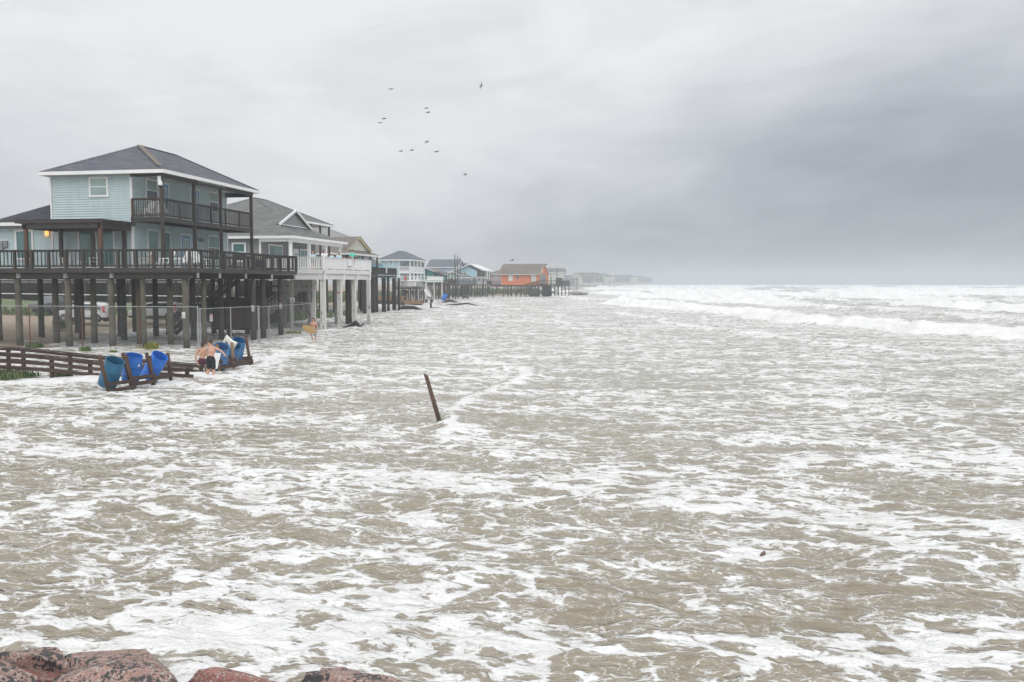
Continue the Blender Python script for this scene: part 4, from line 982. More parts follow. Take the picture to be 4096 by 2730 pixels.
mb=MB(); mb.box(sx0-2.0,sx0,y0-4.3,y0-3,zf-1.2,zf+.1); mb.build('stair_landing',WHITE,H4)
r=thing('signal_flag',(XY(1622,y0-3.3),y0-3.3,4),'narrow red and white banner hanging on the white deck railing','banner'); m=MB(); m.box(XY(1619,y0-3.3),XY(1625,y0-3.3),y0-3.35,y0-3.3,ZY(1622,1124,y0-3),ZY(1622,1103,y0-3)); m.build('cloth',REDP,r)
# lower dark deck in front of it
y0=172; D4=thing('deck_platform',(XY(1625,y0),y0+3,0),'dark wood elevated deck in front of the light blue house, two people standing under it','deck')
xa,xb=XY(1575,y0),XY(1664,y0); dz=ZY(1620,1150,y0)
mb=MB(); mb.box(xa,xb,y0,y0+7,dz-.35,dz); mb.build('deck_floor',DECK,D4); railing(D4,(xa,y0),(xb,y0),dz,1.15,mat=DECK,posts=False,bs=.22,bw=.07); railing(D4,(xb,y0),(xb,y0+7),dz,1.15,mat=DECK,posts=False,bs=.3)
for i in range(4):
    for j in range(2): pile(D4,xa+.2+(xb-xa-.4)*i/3,y0+.3+6*j,dz-.3,.15,PILED,n=6)
mb=MB(); mb.box(XY(1590,y0),XY(1612,y0),y0+3,y0+3.2,.8,dz-.5); mb.build('lattice_panel',DECK,D4)
# teal A-frame and teal house
y0=206; xa,xb=XY(1650,y0),XY(1684,y0)
mA=thing('a_frame_cottage',(xa,y0,0),'steep A-frame cottage with green end wall and dark roof','house','stilt houses along the shore')
zt=ZY(1684,1052,y0); zb=ZY(1684,1108,y0); 
mb=MB(); mb.prism([(y0-2.6,zb),(y0+1.2,zt),(y0+5,zb)],'x',xa,xb); mb.build('wall',GREEN,mA)
mb=MB(); mb.add([(xa-.3,y0-3.0,zb-.3),(xb+.25,y0-3.0,zb-.3),(xb+.25,y0+1.2,zt+.25),(xa-.3,y0+1.2,zt+.25),(xb+.25,y0+5.4,zb-.3),(xa-.3,y0+5.4,zb-.3)],[(0,1,2,3),(3,2,4,5)]); rr=mb.build('roof',SH_GREY,mA); rr.modifiers.new('s','SOLIDIFY').thickness=.12
for i in range(3):
    for j in range(2): pile(mA,xa+.5+(xb-xa-1)*i/2,y0-1+5*j,zb,.15,PILED,n=6)
y0=212; stilt_house('teal house with long low grey roof and dark wood porch',XY(1668,y0),XY(1752,y0),y0,y0+9,ZY(1700,1135,y0),ZY(1700,1096,y0),TEAL,SH_GREY,kind='gable',pitch=.42,axis='y',over=.9,gz=.9,deck=(XY(1690,y0),XY(1792,y0-3),y0-3,y0+6,ZY(1740,1137,y0),DECK),railsp=.25,piles=(8,3),pr=.13,wins_f=((XY(1707,y0),XY(1718,y0),ZY(1707,1128,y0),ZY(1707,1109,y0),GL_WHITE),(XY(1731,y0),XY(1741,y0),ZY(1731,1120,y0),ZY(1731,1101,y0),GL_DARK)))
H5=thing('dark_porch',(XY(1760,208),208,0),'dark weathered wood porch frame with steep wooden stairs beside the utility poles','porch')
y0=207; xa,xb=XY(1738,y0),XY(1797,y0); za,zb_,zc=ZY(1740,1180,y0),ZY(1740,1137,y0),ZY(1740,1099,y0)
mb=MB(); mb.box(xa,xb,y0,y0+6,zb_-.3,zb_); mb.box(xa-.3,xb+.2,y0-.3,y0+6.3,zc-.1,zc+.15); mb.build('floor_and_roof_frame',DECK,H5) if 0 else None
mb=MB(); mb.box(xa,xb,y0,y0+6,zb_-.3,zb_); mb.build('deck_floor',DECK,H5)
mb=MB(); mb.prism([(xa-.6,zc+.5),(xb+.8,zc-.05),(xb+.8,zc+.15),(xa-.6,zc+.75)],'y',y0-.4,y0+6.4); mb.build('roof',SH_GREY,H5)
for i in range(6): q=MB(); x=xa+.1+(xb-xa-.2)*i/5; q.box(x-.09,x+.09,y0,y0+.18,zb_,zc+.1); q.build('porch_post',DECKV,H5)
railing(H5,(xa,y0-.05),(xb,y0-.05),zb_,1.1,mat=DECK,posts=False,bs=.2,bw=.08)
for i in range(6): pile(H5,xa+.2+(xb-xa-.4)*i/5,y0+.4,zb_-.3,.14,PILED if i%2 else TAN,n=6)
stairs(H5,(XY(1788,202),202,.8),(XY(1808,205),205.5,ZY(1800,1118,205)),1.3,BROWN,(-1,0.1,0),n=16)
# big slate roofed house at the back
y0=262; stilt_house('large pale lavender house with wide slate gable roof, highest behind the utility poles',XY(1711,y0),XY(1828,y0),y0,y0+9,ZY(1700,1110,y0),ZY(1700,1070,y0),LAV,SH_SLATE,kind='gable',axis='x',pitch=.50,over=.5,gz=1.2,piles=(5,2))
y0=268; stilt_house('small slate gable roof annex right of the large lavender house',XY(1828,y0),XY(1858,y0),y0,y0+6,ZY(1840,1110,y0),ZY(1840,1068,y0),LAV,SH_SLATE,kind='gable',axis='x',pitch=.35,gz=1.2,piles=(2,2))
y0=246; stilt_house('mint green cottage with white trimmed gable facing the camera',XY(1768,y0),XY(1852,y0),y0,y0+9,ZY(1800,1135,y0),ZY(1800,1107,y0),MINT,SH_GREY,kind='gable',axis='y',pitch=.40,over=.6,gz=1.,piles=(4,2))
y0=258; H6=stilt_house('sky blue two-storey house with bright white sloping roof and brown screened porch',XY(1828,y0),XY(1936,y0),y0,y0+10,ZY(1850,1118,y0),ZY(1850,1083,y0),SKYB,SH_WHITE,kind='gable',axis='y',pitch=.40,over=.7,gz=1.,porch=XY(1907,y0),pm=DECKV,piles=(5,2),wins_f=((XY(1856,y0),XY(1866,y0),ZY(1856,1099,y0),ZY(1856,1085,y0),GL_DARK),))
mb=MB(); mb.box(XY(1908,y0),XY(1937,y0),y0-.05,y0+.1,ZY(1910,1107,y0),ZY(1910,1097,y0)); mb.build('porch_panel',BROWN,H6); mb=MB(); mb.box(XY(1908,y0),XY(1937,y0),y0+2,y0+2.1,ZY(1910,1107,y0),ZY(1910,1084,y0)); mb.build('screen',GREYB,H6)
y0=240; xa,xb=XY(1795,y0),XY(1862,y0); H7=stilt_house('low slate blue house with white framed windows above a long dark railing',xa,XY(1888,y0),y0,y0+8,ZY(1800,1139,y0),ZY(1800,1111,y0),GBLUE,SH_GREY,pitch=.12,over=.4,gz=.8,glass=GL_DARK,deck=(xa-.5,XY(1945,y0-3),y0-3,y0+5,ZY(1800,1139,y0-3),DECK),piles=(8,2),pr=.16,railsp=.22,
  wins_f=tuple((XY(p,y0),XY(p+w_,y0),ZY(1800,1126,y0),ZY(1800,1113,y0)) for p,w_ in ((1808,10),(1834,10),(1846,10),(1865,9),(1876,8))))
r=thing('white_pergola',(XY(1905,238),238,0),'white scalloped pergola over the long dark deck','pergola')
y0=238; zp=ZY(1900,1110,y0)
mb=MB()
for k in range(13): mb.box(XY(1884,y0)+k*.28,XY(1884,y0)+k*.28+.1,y0-.3,y0+3,zp-.1,zp+.15)
mb.box(XY(1884,y0),XY(1931,y0),y0,y0+.15,zp-.25,zp-.05); mb.build('beams',CREAM,r)
for p in (1888,1908,1926):
    x=XY(p,y0); q=MB(); q.box(x-.1,x+.1,y0-.1,y0+.1,ZY(1888,1139,y0),zp-.1); q.bar((x-.5,y0,zp-.15),(x,y0,zp-.8),.1); q.bar((x+.5,y0,zp-.15),(x,y0,zp-.8),.1); q.build('post',CREAM,r)
# pink house behind the orange one
y0=285; stilt_house('dusty pink house with brown roof behind the orange house',XY(1959,y0),XY(2040,y0),y0,y0+10,ZY(1960,1143,y0),ZY(1960,1097,y0),PINK,SH_BROWN,pitch=.42,over=.5,gz=1.,deck=(XY(1966,y0-4),XY(2010,y0-4),y0-4,y0,ZY(1970,1138,y0),DECK),piles=(3,2),wins_f=((XY(1977,y0),XY(1987,y0),ZY(1977,1115,y0),ZY(1977,1102,y0),GL_PALE),))
# ================================================================ orange house
oy=251.5; R0=R(-8); ox0,ox1=-47.3,-35.6
H=thing('beach_house',(ox1,oy,0),'burnt orange house with brown roof standing on stilts alone in the surf','house','stilt houses along the shore',R0)
zf=ZY(2000,1141,oy); ze=ZY(2000,1097,oy); zt=ZY(2000,1057,oy+3.9); L=9.4
mb=MB(); mb.box(ox0,ox1,oy,oy+L,zf,ze); wl=mb.build('wall',ORANGE,H); mb=MB(); mb.prism([(oy,ze-.02),(oy+L/2,zt-.25),(oy+L,ze-.02)],'x',ox1-.1,ox1); mb.prism([(oy,ze-.02),(oy+L/2,zt-.25),(oy+L,ze-.02)],'x',ox0,ox0+.1); mb.build('gable_wall',ORANGE,wl)
rf=gable_roof(H,ox0-.9,ox1+.1,oy-.6,oy+L+.6,ze-.05,(zt-ze+.1)/(L/2+.6),SH_BROWN,axis='x',fascia=CREAM)
mb=MB(); mb.box(ox1-.5,ox1+1.0,oy+L/2-.1,oy+L/2+.1,zt-.28,zt-.02); mb.build('ridge_beam',DECK,rf)
YT=mat_simple('faded_yellow_trim',(.50,.40,.26),(.56,.46,.30),.6)
mb=MB(); mb.box(ox0-.03,ox0+.1,oy-.05,oy+.02,zf,ze-.2); mb.build('corner_board',YT,wl)
def ow(p0,p1,q0,q1,g,s=1): window(H,'f',oy,XY(p0,oy)-.1,XY(p1,oy)-.1,ZY(p0,q1,oy),ZY(p0,q0,oy),sash=s,glass=g,fw=.12,off=0,frame=YT)
ow(2030,2050,1100,1125,GL_WHITE); ow(2063,2075,1100,1117,GL_DARK); ow(2124,2147,1100,1128,GL_WHITE,0)
mb=MB()
for k,(a,b_) in enumerate(((.15,1.7),(1.75,2.6),(2.65,3.7),(3.75,4.9),(4.95,6.6))): mb.box(ox1+.01+.01*(k%2),ox1+.05+.01*(k%2),oy+a,oy+b_,zf+.5,ze-.02+.1*(k%2))
mb.build('plywood_sheet',GREYB,H)
mb=MB(); mb.box(ox1+.06,ox1+.1,oy+2.2,oy+2.7,ze-.1,ze+1.4); mb.build('white_board',PLASTIC,H)
dz=zf+.15
mb=MB(); mb.box(ox1+.02,ox1+6.6,oy+.2,oy+L,dz-.35,dz); dk=mb.build('deck',DECK,H)
railing(dk,(ox1+.1,oy+.2),(ox1+6.6,oy+.2),dz,1.15,mat=DECK,posts=False,bs=.35,bw=.07); railing(dk,(ox1+6.6,oy+.2),(ox1+6.6,oy+L),dz,1.15,mat=DECK,posts=False,bs=.45,bw=.07)
# long ramp in front
rx0,rz0=-41.5+.2,zf-1.9
mb=MB(); a=Vector((rx0-.6,oy-1.0,rz0)); b=Vector((ox1+.6,oy-.6,dz-.05)); mb.bar(a,b,1.3,.3); rp=mb.build('ramp',DECK,H)
railing(rp,a+Vector((0,-.6,.1)),b+Vector((0,-.6,.1)),0,1.25,mat=BROWN,posts=False,bs=.22,bw=.1)
mb=MB(); mb.box(ox0+.2,ox1,oy+.1,oy+L-.1,zf-.35,zf-.01); mb.build('floor_frame',DECK,H)
for i in range(9):
    for j in range(2): pile(H,ox0+.4+(ox1-ox0-.6)*i/8+(rnd.random()-.5)*.5,oy+.4+(L-.8)*j,zf-.3,.15,DECKV if (i+j)%3 else BROWNV,n=6,lean=((rnd.random()-.5)*.5,0),z0=-1.2)
for i in range(5):
    for j in range(3): pile(H,ox1+2.2+4.2*i/4,oy+.5+(L-1)*j/2,dz-.3+(2.6 if (i==1 and j==0) else 0),.13,DECKV,n=6)
mb=MB(); mb.box(-38.2,-35.9,oy-1.4,oy+1,-.6,zf-.9); mb.build('plank_enclosure',PILED,H); mb=MB(); mb.box(-35.2,-33.2,oy+1,oy+4,-.6,dz-.4); mb.build('plank_enclosure',PILED,H)
mb=MB(); mb.bar((ox1+1.9,oy+.3,1.1),(ox1+4.4,oy+.3,dz-.4),.15); mb.bar((ox1+3.2,oy+.35,dz-.4),(ox1+5.0,oy+.35,1.6),.15); mb.build('brace',DECK,H)
# ================================================================ far row fading in the haze
far=[(2209,470,9,1073,1090,1140,CREAM,'gable','x'),(2262,470,8,1103,1110,1145,GREY,'hip','y'),(2300,520,7,1094,1112,1140,CREAM,'gable','y'),(2345,560,9,1091,1100,1130,GREY,'gable','x'),(2385,610,9,1092,1105,1128,GREY,'hip','y'),
 (2300,640,8,1100,1106,1130,GBLUE,'hip','y'),(2430,700,9,1098,1108,1126,CREAM,'hip','y'),(2465,760,9,1101,1110,1127,GBLUE,'hip','x'),(2500,830,9,1101,1108,1128,GREY,'gable','x'),(2530,900,9,1104,1110,1128,CREAM,'hip','y'),(2560,1000,10,1104,1110,1128,GREY,'hip','y'),(2590,1100,10,1108,1113,1129,GBLUE,'hip','y')]
NAMES=['pale house with long roof directly behind the orange house deck','low grey house in the haze past the orange house deck','cream gable house in the haze above the rock groyne','grey long-roofed house in the haze, first tall roof of the distant row','grey house in the haze below the highest distant roof','slate blue house in the haze behind the cream gable house','cream house in the haze just right of the water tower','slate blue house in the haze well right of the water tower','grey gable house in the haze, fourth from the far end of the distant row','cream house nearly lost in haze, third from the far end','grey house nearly lost in haze, second from the far end','slate blue house, last and faintest of the distant row']
for (p,y_,w_,yt,ye,yf,wm,kd,ax_),nm in zip(far,NAMES):
    y_=y_*(1.2 if y_>500 else 1)
    x=XY(p,y_); ze_=max(ZY(p,ye,y_),4.5); zt_=ZY(p,yt,y_); zf_=max(1.8,ZY(p,yf,y_)); L_=w_
    pit=(zt_-ze_)/(L_/2+.5)
    stilt_house(nm,x-w_/2*1.35,x+w_/2*1.35,y_,y_+L_,zf_,ze_,wm,[SH_SLATE,SH_GREY,SH_BROWN][int(p)%3],kind=kd,axis=ax_,pitch=max(.15,pit),gz=.8,piles=(4,2),pr=.1,pm=GREYB,wins_f=((x-1.5,x-.3,ze_-1.7,ze_-.6),(x+1.5,x+2.7,ze_-1.7,ze_-.6)),group='distant stilt houses in the haze')
# water tower
y_=1000; x=XY(2413,y_); r=thing('water_tower',(x,y_,0),'distant water tower with round tank standing over the hazy house row','water tower')
zc=ZY(2413,1098,y_); m=MB(); m.ell((x,y_,zc),(2.0,2.0,1.7),nu=16,nv=10); m.build('tank',GBLUE,r,smooth=True); m=MB(); m.tube([(x,y_,0),(x,y_,2),(x,y_,zc-2)],[.9,.42,.35],10); m.build('stem',GBLUE,r)
# rock groyne
def boulder(x,y,z,r_,mat,label,cat='boulder',group=None,seed=0,name='granite_boulder',sub=3,flat=.6,rz=None,dims=None,amp=.09,sharp=.1,parent=None):
    bm=bmesh.new(); bmesh.ops.create_icosphere(bm,subdivisions=sub,radius=1)
    rr=random.Random(seed); q=Matrix.Rotation(rr.random()*6.28 if rz is None else rz,3,'Z')
    dm=dims or (r_*(1+.4*rr.random()),r_*(.8+.4*rr.random()),r_*flat)
    cuts=[(Vector((rr.gauss(0,1),rr.gauss(0,1),rr.gauss(0,.8))).normalized(),.52+.30*rr.random()) for _ in range(13)]
    cuts.append((Vector((.05,.05,1)).normalized(),.72))
    for v in bm.verts:
        p=v.co.copy()
        for n_,d_ in cuts:
            e=p.dot(n_)-d_
            if e>0: p-=n_*e*(1-sharp*.35)
        nz=mnoise.noise(p*2.1+Vector((seed,0,0)))*amp+mnoise.noise(p*6+Vector((0,seed,0)))*amp*.28+mnoise.noise(p*17+Vector((0,0,seed)))*amp*.18
        p=p*(1+nz); v.co=q@Vector((p.x*dm[0],p.y*dm[1],p.z*dm[2]))
    me=bpy.data.meshes.new(name); bm.to_mesh(me); bm.free(); me.materials.append(mat); me.polygons.foreach_set('use_smooth',[True]*len(me.polygons))
    o=bpy.data.objects.new(name,me); COL.objects.link(o); o.location=(x,y,z); return tag(o,label,cat,group)
GR_F=mat_simple('grey_rock',(.22,.19,.16),(.33,.30,.25),.8,3,bump=.5)
GN=['lowest seaward','flat wet','tall pointed','broad','leaning','dark split','foam-washed','pale round']
for k in range(16):
    p=2290+k*3.4+rnd.random()*3; yy=268+k*.8+rnd.random()*9
    boulder(XY(p,yy),yy,.75 if k<10 else .45,1.0+.5*rnd.random()-.03*k,GR_F,'grey rock of the low groyne past the orange house','rock','rocks of the low groyne',seed=k,name='groyne_rock',sub=2)
for p,yy,h_,nm in ((2309,300,5.5,'thin post standing on the groyne'),(2228,256,8.4,'tall thin mast behind the orange house deck, right one'),(2217,255,8.4,'tall dark post rising through the orange house deck')):
    if 'groyne' in nm or 'mast' in nm:
        m=MB(); m.tube([(XY(p,yy),yy,-.5),(XY(p,yy),yy,h_)],[.1,.06],6); tag(m.build('pole',DECKV),nm,'pole')
# ================================================================ utility poles
for k,(p,pb,yt,yb) in enumerate(((1819.5,1822,1021,1191),(1830,1833,1026,1186),(1840,1843,1031,1180))):
    yy=(205,221,243)[k]; x=XY(pb,yy); xt=XY(p,yy); r=thing('utility_pole',(x,yy,0),['nearest of three bare leaning wooden utility poles','middle one of three bare leaning wooden utility poles','farthest of three bare leaning wooden utility poles'][k],'utility pole','bare utility poles on the beach')
    zt=ZY(p,yt,yy); m=MB(); m.tube([(x,yy,-.8),((x+xt)/2,yy,zt/2),(xt,yy,zt)],[.18,.15,.12],8); m.build('pole',DECKV,r,smooth=True)
    m=MB(); m.tube([(xt,yy,zt-.05),(xt-.05,yy,zt+.5),(xt+.15,yy,zt+.9)],[.04,.03,.06],6); m.build('bracket',STEEL,r)
# drum on the far beach
yy=188; bx_=XY(1783,yy); drum((bx_-.6,yy,.1),(.35,-.1,.9),'single blue drum leaning on its stand on the far beach, left of the poles',D_C,L=1.5,r=.5)
rack((bx_-.1,yy-.5),(bx_+.25,yy+.6),(-.3,0),1.6,'small dark stand holding the far blue drum',mats=DECKV,bars=((.2,.1),))
# timber bulkhead and roped bollards
yy=150; r=thing('timber_bulkhead',(XY(1560,yy),yy,0),'long brown timber bulkhead behind the dark deck pilings','bulkhead')
def bh(p0,p1,y_,q0,q1,nm='plank_wall',mt=None):
    m=MB(); m.box(XY(p0,y_),XY(p1,y_),y_,y_+.3,max(-.6,ZY(p0,q1,y_)-.5),ZY(p0,q0,y_)); return m.build(nm,mt or BROWN,r)
bh(1490,1628,158,1192,1216); bh(1490,1628,157.6,1184,1192,'cap_beam',TAN); bh(1598,1688,152,1204,1222); bh(1598,1688,151.6,1202,1206,'cap_beam',TAN)
for p in (1500,1535,1572,1597,1622): m=MB(); m.box(XY(p,157.4)-.2,XY(p,157.4)+.2,157.1,157.4,-.5,ZY(p,1187,157)); m.build('pile',BROWN,r)
prev=None
for k,(p,q0,q1) in enumerate(((1610,1206,1225),(1633,1204,1223),(1656,1203,1220),(1664,1203,1220),(1682,1201,1218),(1689,1203,1216),(1704,1198,1214),(1726,1197,1214))):
    y_=3.9*3530/(q1-1133)*.985+2; x=XY(p,y_); zt=ZY(p,q0,y_)
    m=MB(); m.tube([(x,y_,-.6),(x,y_,zt)],[.33,.3],8); tag(m.build('bollard',BROWNV,smooth=False),'thick brown timber bollard of the roped row, number of others between it and the bulkhead: %s'%['none','one','two','three','four','five','six','seven'][k] if 0 else ['first roped bollard from the left, in the wash','second roped bollard from the left','third roped bollard from the left','fourth roped bollard, close beside the third','fifth roped bollard at the bulkhead end','sixth and smallest bollard beside the bulkhead end','seventh bollard, standing clear of the bulkhead','last bollard at the right end of the rope'][k],'bollard','roped timber bollards')
    c=(x,y_,zt-.35)
    if prev:
        m=MB(); pts=[Vector(prev).lerp(Vector(c),i/6)+Vector((0,0,-.45*(1-(2*i/6-1)**2))) for i in range(7)]; m.tube(pts,.05,5); tag(m.build('rope',ROPE),['rope sagging between the first and second bollards','rope sagging between the second and third bollards','short rope between the third and fourth bollards','rope sagging between the fourth and fifth bollards','short rope between the fifth and sixth bollards','rope sagging between the sixth and seventh bollards','rope sagging between the last two bollards'][k-1],'rope','ropes between the bollards')
    prev=c
# driftwood
def drift(pts,rs,label): m=MB(); m.tube(pts,rs,7); return tag(m.build('driftwood',DECKV,smooth=True),label,'driftwood',group='driftwood in the shallows')
drift([(XY(1590,126),126,.02),(XY(1612,127),127,.25),(XY(1655,127),127,.22),(XY(1690,126),126,0)],[.08,.35,.28,.05],'long dark driftwood log right of the dark deck pilings')
drift([(XY(1722,133),133,0),(XY(1760,133),133,.05)],[.14,.06],'low dark branch lying behind the short stump'); drift([(XY(1723,133.5),133.5,-.3),(XY(1723,133.5),133.5,1.0)],[.18,.15],'short dark stump standing upright in the shallows')
drift([(XY(1780,150),150,.0),(XY(1830,151),151,.18),(XY(1870,152),152,.3),(XY(1912,150),150,0)],[.08,.16,.14,.05],'long thin branch lying in the water below the utility poles')
drift([(XY(1765,170),170,.02),(XY(1800,171),171,.45),(XY(1835,170),170,0)],[.1,.3,.06],'grey driftwood hump behind the long thin branch')
drift([(XY(1850,205),205,.3),(XY(1862,206),206,.9),(XY(1875,205),205,.2)],[.2,.5,.1],'dark stump heap on the beach right of the poles')
# ================================================================ things behind the blue house
stilt_house('dark stilt house with long railings across the lot, seen between the pilings',-97,-66,112,122,5.0,8.0,GBLUE,SH_GREY,gz=1.2,deck=(-98,-60,107,112,4.35,PILED),railmat=GREYB,railsp=.22,piles=(12,2),pm=PILED,decksides='f')
stilt_house('dark stilt house with white balusters behind the middle pilings',-58,-48,112,122,5.0,8.0,CREAM,SH_BROWN,gz=1.2,deck=(-59.5,-46,107.5,112,4.25,PILED),railmat=WHITE,railsp=.22,piles=(6,2),pm=PILED,decksides='f')
r=thing('pipe_rail_fence',(-70,92,0),'long white pipe rail crossing behind the parked cars','fence'); m=MB(); m.tube([(-80,90,2.75),(-46,93,2.3)],.05,6); m.build('rail',PLASTIC,r)
for k in range(7): m=MB(); x=-79+k*5.4; m.tube([(x,90.1+k*.45,.6),(x,90.1+k*.45,2.74-k*.07)],.05,6); m.build('post',PILED,r)
# dark panels added for the shade under those decks
for xx0,xx1,lb in ((-99,-62,'dark panel standing for the shade below the far left decks'),(-58,-47,'dark panel standing for the shade below the far middle decks')):
    m=MB(); m.box(xx0,xx1,113,113.3,1.0,4.0); tag(m.build('shade_panel',PILED),lb,'wall')
# ================================================================ vehicles under / behind the blue house
CARW=mat_simple('white_car_paint',(.70,.71,.71),(.74,.75,.75),.22,1); CARK=mat_simple('black_car_paint',(.012,.013,.015),(.02,.02,.022),.2,1); CARG=mat_simple('grey_car_paint',(.10,.11,.12),(.12,.13,.14),.25,1)
TYRE=mat_simple('tyre_rubber',(.015,.015,.015),(.025,.025,.025),.85,9); RIM=mat_simple('alloy_rim',(.45,.46,.47),(.52,.53,.54),.35,5,metal=.8)
REDL=mat_simple('red_lamp_lens',(.55,.015,.015),(.60,.02,.02),.2,3); CLEARL=mat_simple('clear_lamp_lens',(.7,.72,.74),(.75,.77,.8),.15,3)
def car(x,y,z,rz,label,paint,group='cars parked behind the blue house',kind='suv',name='parked_car'):
    """nose towards -x before rotation"""
    r=thing(name,(x,y,z),label,'car',group,rz)
    if kind=='suv': prof=[(-2.28,.42),(-2.32,.72),(-2.18,.92),(-1.25,1.08),(-.62,1.58),(-.1,1.68),(1.35,1.66),(1.85,1.50),(2.18,1.08),(2.26,.85),(2.24,.42)]
    else: prof=[(-2.7,.5),(-2.74,.95),(-2.6,1.08),(-1.5,1.14),(-.8,1.72),(.2,1.78),(.75,1.70),(.9,1.18),(2.65,1.14),(2.7,.55)]
    W=.9; ys=[-1,-.93,-.6,0,.6,.93,1]
    m=MB(); n=len(prof); 
    for t_ in ys:
        for (a,h) in prof:
            tuck=1-.30*max(0,(h-1.05)/.65)      # tumblehome
            inset=1-(.03 if abs(t_)==1 else 0)
            hh=h if abs(t_)<1 else h-.03 if h>.6 else h
            m.v.append((x+a*inset,y+t_*W*tuck,z+hh)); 
    fs=[]
    for j in range(len(ys)-1):
        for i in range(n): fs.append((j*n+i,j*n+(i+1)%n,(j+1)*n+(i+1)%n,(j+1)*n+i))
    fs.append(tuple(range(n))); fs.append(tuple(range((len(ys)-1)*n,len(ys)*n))[::-1]); m.f=fs; m.mi=[0]*len(fs)
    body=m.build('body',paint,r); md=body.modifiers.new('b','BEVEL'); md.width=.05; md.segments=2; md.limit_method='ANGLE'
    for s in (-1,1):
        m=MB(); k=(-1.08,-.55,-.05,1.2,1.78) if kind=='suv' else (-1.35,-.75,.15,.62,.72)
        q=[(k[0],1.10),(k[1],1.50),(k[2],1.58),(k[3],1.56),(k[4],1.16)] if kind=='suv' else [(k[0],1.16),(k[1],1.62),(k[2],1.68),(k[3],1.62),(k[4],1.2)]
        def YW(h): return W*(1-.30*max(0,(h-1.05)/.65))+.012
        m.add([(x+a,y+s*YW(h),z+h) for a,h in q]+[(x+a,y+s*(YW(h)-.03),z+h) for a,h in q],[(0,1,2,3,4),(9,8,7,6,5)]+[(i,(i+1)%5,(i+1)%5+5,i+5) for i in range(5)]); m.build('side_window',GL_DARK,r)
        m=MB(); m.ell((x-1.0,y+s*1.0,z+1.14),(.12,.1,.09),nu=8,nv=6); m.build('mirror',paint,r,smooth=True)
        m=MB(); m.add([(x-2.30,y+s*.55,z+.78),(x-2.30,y+s*.82,z+.80),(x-2.05,y+s*.885,z+.92),(x-2.1,y+s*.6,z+.93),(x-2.2,y+s*.6,z+.8)],[(0,1,2,3,4)]); m.build('headlight',CLEARL,r)
        m=MB()
        if kind=='suv': 
            m.prism([(1.72,1.40),(1.98,1.42),(2.16,1.12),(2.0,1.12),(1.98,1.02),(2.24,.86),(2.0,.84),(1.86,1.05),(1.92,1.14)],'y',0,.02)
            m.v=[(x+a,y+s*(YW(c)-.0)+s*b_,z+c) for (a,b_,c) in m.v]
        else: m.box(x+2.55,x+2.72,y+s*.78-.08,y+s*.78+.08,z+.8,z+1.08)
        m.build('tail_light',REDL,r)
        for a in (-1.42,1.38):
            m=MB(); m.tube([(x+a,y+s*.93,z+.36),(x+a,y+s*.70,z+.36)],[.36,.36],20); w_=m.build('wheel',TYRE,r)
            m=MB(); m.tube([(x+a,y+s*.945,z+.36),(x+a,y+s*.90,z+.36)],[.10,.10],12)
            for k_ in range(5): an=k_*1.2566; m.bar((x+a,y+s*.94,z+.36),(x+a+.23*math.cos(an),y+s*.94,z+.36+.23*math.sin(an)),.05,.03,up=(0,1,0))
            m.tube([(x+a+.24*math.cos(t_),y+s*.935,z+.36+.24*math.sin(t_)) for t_ in [i*.3307 for i in range(20)]],.02,5); m.build('rim',RIM,w_)
    m=MB(); m.add([(x-1.20,y-.74,z+1.12),(x-1.20,y+.74,z+1.12),(x-.66,y+.62,z+1.56),(x-.66,y-.62,z+1.56)],[(0,1,2,3)] ); o_=m.build('windscreen',GL_DARK,r); o_.location=(-.03,0,.02)
    m=MB(); m.box(x-2.25,x+2.2,y-.86,y+.86,z+.24,z+.45); m.build('sill',BLACK,r)
    return r
car(-49.2,68.6,.55,R(10),'white sport utility vehicle with red angular tail lights parked behind the pilings',CARW)
car(-46.2,74.6,.5,R(12),'second white vehicle parked farther back, right of the first',CARW)
car(-41.0,73.2,.35,R(14),'black vehicle parked behind the staircase pilings',CARK)
car(-62.5,82,.8,R(95),'grey pickup truck at the far left behind the pilings',CARG,kind='truck')
# ================================================================ plants
def mat_leaf(name,c1,c2,c3=None):
    m,t,b=newmat(name); P=t.node('ShaderNodeNewGeometry').outputs['Position']
    n=t.noise(P,6,3,.6); c=t.mix(t.mr(n,.35,.65),c1,c2)
    if c3: c=t.mix(t.mr(t.noise(P,1.3,3),.52,.66),c,c3)
    t.put(b.inputs['Base Color'],c); b.inputs['Roughness'].default_value=.6; return m
LEAF=mat_leaf('green_grass_blades',(.045,.085,.022),(.09,.15,.04),(.15,.14,.05)); LEAF2=mat_leaf('bright_weed_leaves',(.07,.13,.02),(.13,.21,.035)); LEAFY=mat_leaf('yellow_weed_leaves',(.16,.17,.02),(.28,.26,.05))
def blades(mb,x,y,z,h,n,spread,w=.03,rr=rnd):
    for _ in range(n):
        a=rr.random()*6.283; q=rr.random()**.6*spread; bx_,by_=x+q*math.cos(a),y+q*math.sin(a); l=h*(.5+.8*rr.random()); d=rr.random()*6.283; le=l*(.15+.6*rr.random())
        p0=Vector((bx_,by_,z-.03)); p1=p0+Vector((le*.4*math.cos(d),le*.4*math.sin(d),l*.65)); p2=p0+Vector((le*math.cos(d),le*math.sin(d),l)); s=Vector((-math.sin(d),math.cos(d),0))*w
        mb.add([p0-s,p0+s,p1+s*.8,p1-s*.8,p2],[(0,1,2,3),(3,2,4)])
def plant(x,y,z,h,sp,n,label,mat,name='beach_weed',w=.03,group='weeds on the flooded sand'):
    m=MB(); blades(m,0,0,0,h,n,sp,w,random.Random(int(abs(x*77+y*13)))); o=m.build(name,mat,None,recalc=False); o.location=(x,y,z); return tag(o,label,'plant',group)
plant(-46.6,62.0,.35,.6,.6,300,'bright green weed clump in front of the white vehicle wheel',LEAF2)
plant(-33.2,46.2,.0,.22,.35,110,'bright green weed tuft standing in water before the fence',LEAF2)
